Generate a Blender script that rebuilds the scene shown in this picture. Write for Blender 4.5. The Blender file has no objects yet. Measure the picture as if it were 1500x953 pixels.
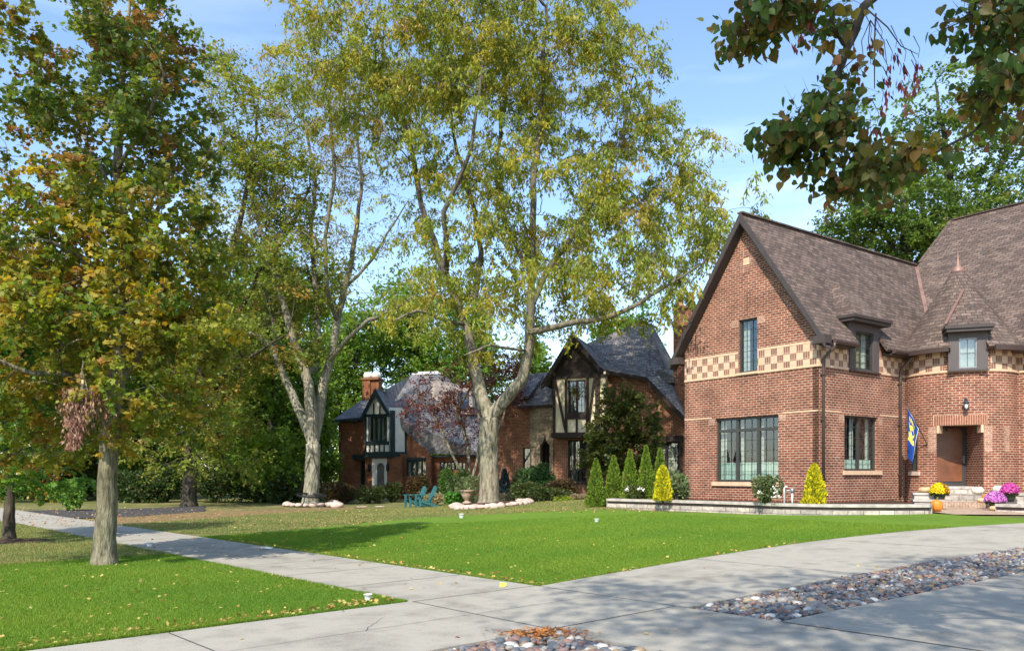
import bpy, math, random
import numpy as np
from mathutils import Vector, Matrix
from mathutils.geometry import tessellate_polygon
R = math.radians
rng = np.random.default_rng(7)
random.seed(7)
SC = bpy.context.scene
COL = SC.collection

# ------------------------------------------------------------ camera, sky, sun, exposure
F, HX, HY, EYE = 1180.0, 750.0, 695.0, 1.6
cam_d = bpy.data.cameras.new("camera"); cam = bpy.data.objects.new("camera", cam_d); COL.objects.link(cam)
cam.location = (0, 0, EYE); cam.rotation_euler = (R(90), 0, 0)
cam_d.sensor_width = 36; cam_d.lens = 36 * F / 1500; cam_d.shift_y = (HY - 476.5) / 1500
cam_d.clip_start = .05; cam_d.clip_end = 4000
SC.camera = cam
SUN_EL = 44.0
SX, SY = -0.34, -0.94                      # horizontal direction towards the sun
w = bpy.data.worlds.new("World"); SC.world = w; w.use_nodes = True
nt = w.node_tree; bg = nt.nodes['Background']
sky = nt.nodes.new('ShaderNodeTexSky'); sky.sky_type = 'NISHITA'; sky.sun_disc = False
sky.sun_elevation = R(SUN_EL); sky.sun_rotation = math.atan2(SX, SY) % (2 * math.pi)
sky.air_density = 1.1; sky.dust_density = 0.5; sky.ozone_density = 3.0
# thin high cloud in the sky itself
tc = nt.nodes.new('ShaderNodeTexCoord'); mp = nt.nodes.new('ShaderNodeMapping'); mp.inputs['Scale'].default_value = (1.2, 1.2, 4.5)
cn = nt.nodes.new('ShaderNodeTexNoise'); cn.inputs['Scale'].default_value = 2.2; cn.inputs['Detail'].default_value = 6; cn.inputs['Distortion'].default_value = .6
cr = nt.nodes.new('ShaderNodeMapRange'); cr.inputs['From Min'].default_value = .50; cr.inputs['From Max'].default_value = .85; cr.inputs['To Max'].default_value = .35
cm = nt.nodes.new('ShaderNodeMix'); cm.data_type = 'RGBA'; cm.inputs[7].default_value = (7.0, 7.6, 8.6, 1)
nt.links.new(tc.outputs['Generated'], mp.inputs[0]); nt.links.new(mp.outputs[0], cn.inputs['Vector']); nt.links.new(cn.outputs['Fac'], cr.inputs['Value'])
nt.links.new(cr.outputs[0], cm.inputs[0]); nt.links.new(sky.outputs[0], cm.inputs[6]); nt.links.new(cm.outputs[2], bg.inputs['Color'])
bg.inputs['Strength'].default_value = 0.15
sl = bpy.data.lights.new("sun", 'SUN'); so = bpy.data.objects.new("sun", sl); COL.objects.link(so)
sl.energy = 3.35; sl.angle = R(.55); sl.color = (1, .93, .82)
so.rotation_euler = Vector((SX * math.cos(R(SUN_EL)), SY * math.cos(R(SUN_EL)), math.sin(R(SUN_EL)))).to_track_quat('Z', 'Y').to_euler()
SC.view_settings.view_transform = 'Standard'; SC.view_settings.look = 'None'; SC.view_settings.gamma = 1
SC.view_settings.exposure = 1.0
SC.render.engine = 'CYCLES'
SC.cycles.max_bounces = 7; SC.cycles.diffuse_bounces = 3; SC.cycles.glossy_bounces = 3; SC.cycles.transmission_bounces = 4
SC.cycles.transparent_max_bounces = 6; SC.cycles.use_denoising = True

# ------------------------------------------------------------ the lie of the land
def ss(t): t = np.clip(t, 0, 1); return t * t * (3 - 2 * t)
def ter(x, y):
    x = np.asarray(x, float); y = np.asarray(y, float)
    u = .738 * x + .675 * y
    h = .56 * ss((u - 8) / 19) * ss((x + 8) / 12)
    return h
def W(s, u, dz=0):                           # street coordinates: s along the pavement, u away from the street
    x, y = -.675 * s + .738 * u, .738 * s + .675 * u
    return Vector((x, y, float(ter(x, y)) + dz))
def G(px, py):                               # the ground point seen at a photo position
    k = (px - HX) / F; m = (HY - py) / F; z = 0.0
    for _ in range(60):
        Y = min((z - EYE) / m, 90); z = .5 * z + .5 * float(ter(k * Y, Y))
    return Vector((k * Y, Y, float(ter(k * Y, Y))))
def At(px, py, Y): return Vector(((px - HX) / F * Y, Y, EYE + (HY - py) / F * Y))
def on_ground(px, Y): x = (px - HX) / F * Y; return Vector((x, Y, float(ter(x, Y))))

# ------------------------------------------------------------ objects
def tag(o, label=None, cat=None, group=None, kind=None):
    if label: o['label'] = label
    if cat: o['category'] = cat
    if group: o['group'] = group
    if kind: o['kind'] = kind
    return o
def thing(name, label, cat, loc=(0, 0, 0), group=None, rz=0):
    o = bpy.data.objects.new(name, None); COL.objects.link(o); o.location = loc; o.rotation_euler.z = rz
    o.empty_display_size = .2
    return tag(o, label, cat, group)
def adopt(c, p):
    c.parent = p
    c.matrix_parent_inverse = (Matrix.Translation(p.location) @ Matrix.Rotation(p.rotation_euler.z, 4, 'Z')).inverted() if p.type == 'EMPTY' else Matrix()
KIDS = {}
def kids_of(o): return KIDS.get(o.name, [])
def link(name, me, parent=None):
    o = bpy.data.objects.new(name, me); COL.objects.link(o)
    if parent is not None:
        adopt(o, parent)
        KIDS.setdefault(parent.name, []).append(o)
    return o
def copy_thing(o, loc=None, rz=None, sc=None, label=None, group=None):
    c = o.copy(); COL.objects.link(c)
    KIDS[c.name] = []
    def rec(src, dst):
        for ch in kids_of(src):
            d = ch.copy(); COL.objects.link(d); d.parent = dst; KIDS.setdefault(dst.name, []).append(d); rec(ch, d)
    rec(o, c)
    if loc is not None: c.location = loc
    if rz is not None: c.rotation_euler.z = rz
    if sc is not None: c.scale = (sc,) * 3 if not hasattr(sc, '__len__') else sc
    if label: c['label'] = label
    if group: c['group'] = group
    return c

def auto_uv(me):
    n = len(me.loops)
    if not n: return
    co = np.empty(len(me.vertices) * 3, 'f'); me.vertices.foreach_get('co', co); co = co.reshape(-1, 3)
    vi = np.empty(n, 'i'); me.loops.foreach_get('vertex_index', vi)
    tot = np.empty(len(me.polygons), 'i'); me.polygons.foreach_get('loop_total', tot)
    nr = np.empty(len(me.polygons) * 3, 'f'); me.polygons.foreach_get('normal', nr); nr = np.repeat(nr.reshape(-1, 3), tot, 0)
    p = co[vi]; flat = np.abs(nr[:, 2]) > .93
    t = np.stack([-nr[:, 1], nr[:, 0], 0 * nr[:, 0]], 1); L = np.linalg.norm(t, axis=1, keepdims=True); L[L < 1e-6] = 1; t /= L
    up = np.cross(nr, t)
    uv = np.stack([(p * t).sum(1), (p * up).sum(1)], 1); uv[flat] = p[flat][:, :2]
    l = me.uv_layers.new(name='UVMap'); l.data.foreach_set('uv', uv.astype('f').ravel())

class MB:
    def __init__(s): s.v = []; s.f = []; s.m = []; s.sm = []; s.uv = {}
    def vert(s, p): s.v.append(tuple(p)); return len(s.v) - 1
    def poly(s, pts, m=0, sm=False, uv=None):
        i = [s.vert(p) for p in pts]; s.f.append(i); s.m.append(m); s.sm.append(sm)
        if uv: s.uv[len(s.f) - 1] = uv
    def hexa(s, a, b, m=0):                  # two quads a (front) and b (back) joined
        i = [s.vert(p) for p in list(a) + list(b)]
        for q in ((0, 1, 2, 3), (7, 6, 5, 4), (0, 4, 5, 1), (1, 5, 6, 2), (2, 6, 7, 3), (3, 7, 4, 0)):
            s.f.append([i[k] for k in q]); s.m.append(m); s.sm.append(False)
    def box(s, fr, s0, s1, d0, d1, z0, z1, m=0):
        P = fr.P
        s.hexa([P(s0, d0, z0), P(s1, d0, z0), P(s1, d0, z1), P(s0, d0, z1)], [P(s0, d1, z0), P(s1, d1, z0), P(s1, d1, z1), P(s0, d1, z1)], m)
    def bar(s, a, b, w, h, m=0, up=Vector((0, 0, 1))):
        a = Vector(a); b = Vector(b); d = (b - a).normalized()
        x = d.cross(up)
        if x.length < 1e-4: x = d.cross(Vector((0, 1, 0)))
        x.normalize(); y = x.cross(d).normalized(); x *= w / 2; y *= h / 2
        s.hexa([a - x - y, a + x - y, a + x + y, a - x + y], [b - x - y, b + x - y, b + x + y, b - x + y], m)
    def prism(s, pts, off, m=0):             # closed slab: polygon moved by off
        off = Vector(off); pts = [Vector(p) for p in pts]; n = len(pts)
        i = [s.vert(p) for p in pts] + [s.vert(p + off) for p in pts]
        s.f.append(i[:n]); s.m.append(m); s.sm.append(False); s.f.append(i[n:][::-1]); s.m.append(m); s.sm.append(False)
        for k in range(n):
            l = (k + 1) % n; s.f.append([i[k], i[k + n], i[l + n], i[l]]); s.m.append(m); s.sm.append(False)
    def tube(s, pts, rad, n=8, m=0, cap=True, smooth=True, lump=0):
        pts = [Vector(p) for p in pts]; rings = []; prev = None
        if not hasattr(rad, '__len__'): rad = [rad] * len(pts)
        for k, p in enumerate(pts):
            d = (pts[min(k + 1, len(pts) - 1)] - pts[max(k - 1, 0)])
            if d.length < 1e-7: d = Vector((0, 0, 1))
            d.normalize()
            if prev is None:
                x = d.cross(Vector((0, 1, 0)))
                if x.length < .1: x = d.cross(Vector((1, 0, 0)))
            else: x = prev - d * prev.dot(d)
            if x.length < 1e-5: x = d.cross(Vector((1, .3, 0)))
            x.normalize(); prev = x; y = d.cross(x)
            ring = []
            for j in range(n):
                a = 2 * math.pi * j / n
                r = rad[k] * (1 + (lump * (math.sin(3 * a + k * .23) * .5 + math.sin(5 * a + 1.7 * k * .31) * .35 + random.uniform(-.3, .3)) if lump else 0))
                ring.append(s.vert(p + (x * math.cos(a) + y * math.sin(a)) * r))
            rings.append(ring)
        for k in range(len(rings) - 1):
            for j in range(n):
                l = (j + 1) % n
                s.f.append([rings[k][j], rings[k][l], rings[k + 1][l], rings[k + 1][j]]); s.m.append(m); s.sm.append(smooth)
        if cap:
            s.f.append(rings[0][::-1]); s.m.append(m); s.sm.append(False); s.f.append(rings[-1]); s.m.append(m); s.sm.append(False)
    def lathe(s, prof, c=(0, 0, 0), n=16, m=0, ribs=0, ribn=0):
        c = Vector(c); rings = []
        for r, z in prof:
            ring = []
            for j in range(n):
                a = 2 * math.pi * j / n; q = r * (1 - ribs * (1 - abs(math.sin(ribn * a / 2))) ** 2)
                ring.append(s.vert((c.x + q * math.cos(a), c.y + q * math.sin(a), c.z + z)))
            rings.append(ring)
        for k in range(len(rings) - 1):
            for j in range(n):
                l = (j + 1) % n; s.f.append([rings[k][j], rings[k][l], rings[k + 1][l], rings[k + 1][j]]); s.m.append(m); s.sm.append(True)
        s.f.append(rings[0][::-1]); s.m.append(m); s.sm.append(False); s.f.append(rings[-1]); s.m.append(m); s.sm.append(False)
    def wall(s, fr, outline, holes=(), d0=0, th=.22, m=0):
        P = fr.P
        loops = [[Vector((a, b, 0)) for a, b in outline]] + [[Vector((h[0], h[2], 0)), Vector((h[0], h[3], 0)), Vector((h[1], h[3], 0)), Vector((h[1], h[2], 0))] for h in holes]
        flat = [p for l in loops for p in l]
        for t in tessellate_polygon(loops):
            q = [flat[k] for k in t]
            if (q[1] - q[0]).cross(q[2] - q[0]).z < 0: q = q[::-1]
            s.poly([P(p.x, d0, p.y) for p in q], m)
            s.poly([P(p.x, d0 + th, p.y) for p in q[::-1]], m)
        for l in loops:
            for k in range(len(l)):
                a, b = l[k], l[(k + 1) % len(l)]
                s.poly([P(a.x, d0, a.y), P(b.x, d0, b.y), P(b.x, d0 + th, b.y), P(a.x, d0 + th, a.y)], m)
    def build(s, name, mats, parent=None, uv=True):
        me = bpy.data.meshes.new(name); me.from_pydata(s.v, [], s.f)
        if not isinstance(mats, (list, tuple)): mats = [mats]
        for m in mats: me.materials.append(m)
        me.polygons.foreach_set('material_index', s.m); me.polygons.foreach_set('use_smooth', s.sm)
        me.update()
        if uv:
            auto_uv(me)
            if s.uv:
                l = me.uv_layers[0].data
                for fi, u in s.uv.items():
                    for k, li in enumerate(me.polygons[fi].loop_indices): l[li].uv = u[k]
        return link(name, me, parent)

class Fr:                                    # a facade: s along it, d into it, z up
    def __init__(f, O, ex, ed): f.O = Vector((O[0], O[1], 0)); f.ex = Vector((ex[0], ex[1], 0)).normalized(); f.ed = Vector((ed[0], ed[1], 0)).normalized()
    def P(f, s, d, z): return f.O + f.ex * s + f.ed * d + Vector((0, 0, z))
    def s(f, px, d=0):
        k = (px - HX) / F; o = f.O + f.ed * d; return (k * o.y - o.x) / (f.ex.x - k * f.ex.y)
    def z(f, px, py, d=0):
        return EYE + (HY - py) * f.P(f.s(px, d), d, 0).y / F
    def q(f, px, py, d=0): return f.P(f.s(px, d), d, f.z(px, py, d))
    def sz(f, px, py, d=0): return (f.s(px, d), f.z(px, py, d))
XY = Fr((0, 0), (1, 0), (0, 1))

# ------------------------------------------------------------ materials
def newmat(name):
    m = bpy.data.materials.new(name); m.use_nodes = True; return m, m.node_tree, m.node_tree.nodes['Principled BSDF']
def N(nt, t, **kw):
    n = nt.nodes.new(t)
    for k, v in kw.items():
        if k in n.inputs.keys() and not isinstance(k, int): n.inputs[k].default_value = v
        else: setattr(n, k, v)
    return n
def ramp(nt, stops):
    r = nt.nodes.new('ShaderNodeValToRGB'); e = r.color_ramp.elements
    e[0].position, e[0].color = stops[0][0], (*stops[0][1], 1); e[1].position, e[1].color = stops[-1][0], (*stops[-1][1], 1)
    for p, c in stops[1:-1]: x = e.new(p); x.color = (*c, 1)
    return r
def mixc(nt, fac, a, b, mode='MIX'):
    m = nt.nodes.new('ShaderNodeMix'); m.data_type = 'RGBA'; m.blend_type = mode
    for sock, v in ((m.inputs[0], fac), (m.inputs[6], a), (m.inputs[7], b)):
        if isinstance(v, bpy.types.NodeSocket): nt.links.new(v, sock)
        elif hasattr(v, '__len__'): sock.default_value = (*v, 1)[:4]
        else: sock.default_value = v
    return m.outputs[2]
def bump(nt, b, h, dist=.01, strength=1):
    n = nt.nodes.new('ShaderNodeBump'); n.inputs['Distance'].default_value = dist; n.inputs['Strength'].default_value = strength
    nt.links.new(h, n.inputs['Height']); nt.links.new(n.outputs[0], b.inputs['Normal'])
def m_plain(name, c, rough=.6, metal=0, var=.18, scale=3, bmp=0, spec=.3):
    m, nt, b = newmat(name)
    co = N(nt, 'ShaderNodeTexCoord'); n = N(nt, 'ShaderNodeTexNoise', Scale=scale, Detail=5.0)
    nt.links.new(co.outputs['Object'], n.inputs['Vector'])
    r = ramp(nt, [(.3, tuple(x * (1 - var) for x in c)), (.7, tuple(min(1, x * (1 + var)) for x in c))])
    nt.links.new(n.outputs['Fac'], r.inputs[0]); nt.links.new(r.outputs[0], b.inputs['Base Color'])
    b.inputs['Roughness'].default_value = rough; b.inputs['Metallic'].default_value = metal; b.inputs['Specular IOR Level'].default_value = spec
    if bmp: bump(nt, b, n.outputs['Fac'], bmp)
    return m
def m_brick(name, c1, c2, mortar, bw=.215, bh=.075, ms=.011, vert=False, bias=0.0, rough=.85, stain=.25, depth=.006, off=.5, dark=None):
    m, nt, b = newmat(name)
    uv = N(nt, 'ShaderNodeUVMap')
    src = uv.outputs[0]
    if vert:
        mp = N(nt, 'ShaderNodeMapping'); mp.inputs['Rotation'].default_value = (0, 0, R(90)); nt.links.new(src, mp.inputs[0]); src = mp.outputs[0]
    t = N(nt, 'ShaderNodeTexBrick', Scale=1.0); t.offset = off
    t.inputs['Color1'].default_value = (*c1, 1); t.inputs['Color2'].default_value = (*c2, 1); t.inputs['Mortar'].default_value = (*mortar, 1)
    t.inputs['Brick Width'].default_value = bw; t.inputs['Row Height'].default_value = bh; t.inputs['Mortar Size'].default_value = ms
    t.inputs['Mortar Smooth'].default_value = .15; t.inputs['Bias'].default_value = bias
    nt.links.new(src, t.inputs['Vector'])
    # dark fired bricks and broad weathering
    wn = N(nt, 'ShaderNodeTexNoise', Scale=1.3, Detail=6.0); nt.links.new(src, wn.inputs['Vector'])
    wr = ramp(nt, [(.3, (1 - stain,) * 3), (.7, (1 + stain * .6,) * 3)]); nt.links.new(wn.outputs['Fac'], wr.inputs[0])
    c = mixc(nt, 1.0, t.outputs['Color'], wr.outputs[0], 'MULTIPLY')
    fn = N(nt, 'ShaderNodeTexNoise', Scale=9.0, Detail=3.0); nt.links.new(src, fn.inputs['Vector'])
    fr = ramp(nt, [(.35, (.78,) * 3), (.65, (1.18,) * 3)]); nt.links.new(fn.outputs['Fac'], fr.inputs[0])
    c = mixc(nt, 1.0, c, fr.outputs[0], 'MULTIPLY')
    nt.links.new(c, b.inputs['Base Color']); b.inputs['Roughness'].default_value = rough; b.inputs['Specular IOR Level'].default_value = .2
    inv = N(nt, 'ShaderNodeMath', operation='SUBTRACT'); inv.inputs[0].default_value = 1; nt.links.new(t.outputs['Fac'], inv.inputs[1])
    bump(nt, b, inv.outputs[0], depth)
    return m
def m_checker(name):
    m, nt, b = newmat(name)
    uv = N(nt, 'ShaderNodeUVMap')
    ch = N(nt, 'ShaderNodeTexChecker', Scale=1 / .24); mp = N(nt, 'ShaderNodeMapping'); mp.inputs['Location'].default_value = (0.003, .043, .1); nt.links.new(uv.outputs[0], mp.inputs[0]); nt.links.new(mp.outputs[0], ch.inputs['Vector'])
    t1 = N(nt, 'ShaderNodeTexBrick', Scale=1.0); t1.offset = 0
    t1.inputs['Color1'].default_value = (.28, .13, .085, 1); t1.inputs['Color2'].default_value = (.17, .085, .06, 1); t1.inputs['Mortar'].default_value = (.60, .44, .31, 1)
    t1.inputs['Brick Width'].default_value = .08; t1.inputs['Row Height'].default_value = .24; t1.inputs['Mortar Size'].default_value = .006
    t2 = N(nt, 'ShaderNodeTexBrick', Scale=1.0); t2.offset = 0
    t2.inputs['Color1'].default_value = (.66, .46, .30, 1); t2.inputs['Color2'].default_value = (.57, .38, .25, 1); t2.inputs['Mortar'].default_value = (.52, .37, .25, 1)
    t2.inputs['Brick Width'].default_value = .24; t2.inputs['Row Height'].default_value = .08; t2.inputs['Mortar Size'].default_value = .006
    for t in (t1, t2): nt.links.new(uv.outputs[0], t.inputs['Vector'])
    c = mixc(nt, ch.outputs['Fac'], t2.outputs['Color'], t1.outputs['Color']); nt.links.new(c, b.inputs['Base Color']); b.inputs['Roughness'].default_value = .85
    return m
def m_leaf(name, trans=.46, rough=.5, spec=.35):
    m, nt, b = newmat(name)
    a = N(nt, 'ShaderNodeAttribute', attribute_name='col')
    nt.links.new(a.outputs['Color'], b.inputs['Base Color']); b.inputs['Roughness'].default_value = rough; b.inputs['Specular IOR Level'].default_value = spec
    tr = N(nt, 'ShaderNodeBsdfTranslucent'); hs = N(nt, 'ShaderNodeHueSaturation', Value=1.35, Saturation=1.1, Hue=.49)
    nt.links.new(a.outputs['Color'], hs.inputs['Color']); nt.links.new(hs.outputs[0], tr.inputs['Color'])
    mx = N(nt, 'ShaderNodeMixShader'); mx.inputs[0].default_value = trans
    nt.links.new(b.outputs[0], mx.inputs[1]); nt.links.new(tr.outputs[0], mx.inputs[2]); nt.links.new(mx.outputs[0], nt.nodes['Material Output'].inputs[0])
    return m
def m_attr(name, rough=.7, spec=.3, bmp=0, scale=30):
    m, nt, b = newmat(name)
    a = N(nt, 'ShaderNodeAttribute', attribute_name='col'); co = N(nt, 'ShaderNodeTexCoord'); n = N(nt, 'ShaderNodeTexNoise', Scale=scale, Detail=4.0)
    nt.links.new(co.outputs['Object'], n.inputs['Vector']); r = ramp(nt, [(.3, (.72,) * 3), (.7, (1.2,) * 3)]); nt.links.new(n.outputs['Fac'], r.inputs[0])
    nt.links.new(mixc(nt, 1.0, a.outputs['Color'], r.outputs[0], 'MULTIPLY'), b.inputs['Base Color']); b.inputs['Roughness'].default_value = rough; b.inputs['Specular IOR Level'].default_value = spec
    if bmp: bump(nt, b, n.outputs['Fac'], bmp)
    return m
def m_bark(name, c1, c2, c3, sc=9, streak=.22, bmp=.03, upper=None):
    m, nt, b = newmat(name)
    co = N(nt, 'ShaderNodeTexCoord'); mp = N(nt, 'ShaderNodeMapping'); mp.inputs['Scale'].default_value = (1, 1, streak); nt.links.new(co.outputs['Object'], mp.inputs[0])
    n = N(nt, 'ShaderNodeTexNoise', Scale=sc, Detail=6.0, Roughness=.65); nt.links.new(mp.outputs[0], n.inputs['Vector'])
    r = ramp(nt, [(.36, c1), (.52, c2), (.68, c3)]); nt.links.new(n.outputs['Fac'], r.inputs[0])
    n2 = N(nt, 'ShaderNodeTexNoise', Scale=1.1, Detail=4.0); nt.links.new(co.outputs['Object'], n2.inputs['Vector'])
    r2 = ramp(nt, [(.38, (.75, .78, .7)), (.6, (1.1, 1.08, 1.02))]); nt.links.new(n2.outputs['Fac'], r2.inputs[0])
    c = mixc(nt, 1.0, r.outputs[0], r2.outputs[0], 'MULTIPLY')
    if upper:                                 # upper limbs darkened in the colour, standing for shade inside the crown
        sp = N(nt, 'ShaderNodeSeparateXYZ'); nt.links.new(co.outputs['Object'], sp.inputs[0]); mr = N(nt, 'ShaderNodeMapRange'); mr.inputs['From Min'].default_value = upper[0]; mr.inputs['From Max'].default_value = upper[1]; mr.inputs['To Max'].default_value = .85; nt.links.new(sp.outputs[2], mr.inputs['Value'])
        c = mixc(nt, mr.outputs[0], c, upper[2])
    nt.links.new(c, b.inputs['Base Color']); b.inputs['Roughness'].default_value = .9; b.inputs['Specular IOR Level'].default_value = .15
    v = N(nt, 'ShaderNodeTexNoise', Scale=sc * 2.2, Detail=4.0); nt.links.new(mp.outputs[0], v.inputs['Vector'])
    bump(nt, b, v.outputs['Fac'], bmp)
    return m
def m_ground(name, stops, scales=(.35, 6, 60), rough=.95, bmp=.01, mixf=(.5, .35)):
    m, nt, b = newmat(name)
    co = N(nt, 'ShaderNodeTexCoord'); ns = []
    for s_ in scales:
        n = N(nt, 'ShaderNodeTexNoise', Scale=float(s_), Detail=5.0, Roughness=.6); nt.links.new(co.outputs['Object'], n.inputs['Vector']); ns.append(n)
    a = N(nt, 'ShaderNodeMath', operation='MULTIPLY_ADD'); nt.links.new(ns[1].outputs['Fac'], a.inputs[0]); a.inputs[1].default_value = mixf[0]
    a0 = N(nt, 'ShaderNodeMath', operation='MULTIPLY'); nt.links.new(ns[0].outputs['Fac'], a0.inputs[0]); a0.inputs[1].default_value = 1 - mixf[0] - mixf[1]; nt.links.new(a0.outputs[0], a.inputs[2])
    a2 = N(nt, 'ShaderNodeMath', operation='MULTIPLY_ADD'); nt.links.new(ns[2].outputs['Fac'], a2.inputs[0]); a2.inputs[1].default_value = mixf[1]; nt.links.new(a.outputs[0], a2.inputs[2])
    r = ramp(nt, stops); nt.links.new(a2.outputs[0], r.inputs[0]); nt.links.new(r.outputs[0], b.inputs['Base Color'])
    b.inputs['Roughness'].default_value = rough; b.inputs['Specular IOR Level'].default_value = .15
    if bmp: bump(nt, b, ns[2].outputs['Fac'], bmp)
    return m
def m_glass(name):
    m, nt, b = newmat(name)
    g = N(nt, 'ShaderNodeBsdfGlossy', Roughness=.02); g.inputs['Color'].default_value = (.9, .95, 1, 1)
    t = N(nt, 'ShaderNodeBsdfTransparent'); t.inputs['Color'].default_value = (.72, .80, .78, 1)
    ad = N(nt, 'ShaderNodeValue'); ad.outputs[0].default_value = .14
    # slightly wavy old panes
    co = N(nt, 'ShaderNodeTexCoord'); n = N(nt, 'ShaderNodeTexNoise', Scale=3.0); nt.links.new(co.outputs['Object'], n.inputs['Vector'])
    bp = N(nt, 'ShaderNodeBump', Distance=.004, Strength=.4); nt.links.new(n.outputs['Fac'], bp.inputs['Height']); nt.links.new(bp.outputs[0], g.inputs['Normal'])
    mx = N(nt, 'ShaderNodeMixShader'); nt.links.new(ad.outputs[0], mx.inputs[0]); nt.links.new(t.outputs[0], mx.inputs[1]); nt.links.new(g.outputs[0], mx.inputs[2]); nt.links.new(mx.outputs[0], nt.nodes['Material Output'].inputs[0])
    return m
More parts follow.
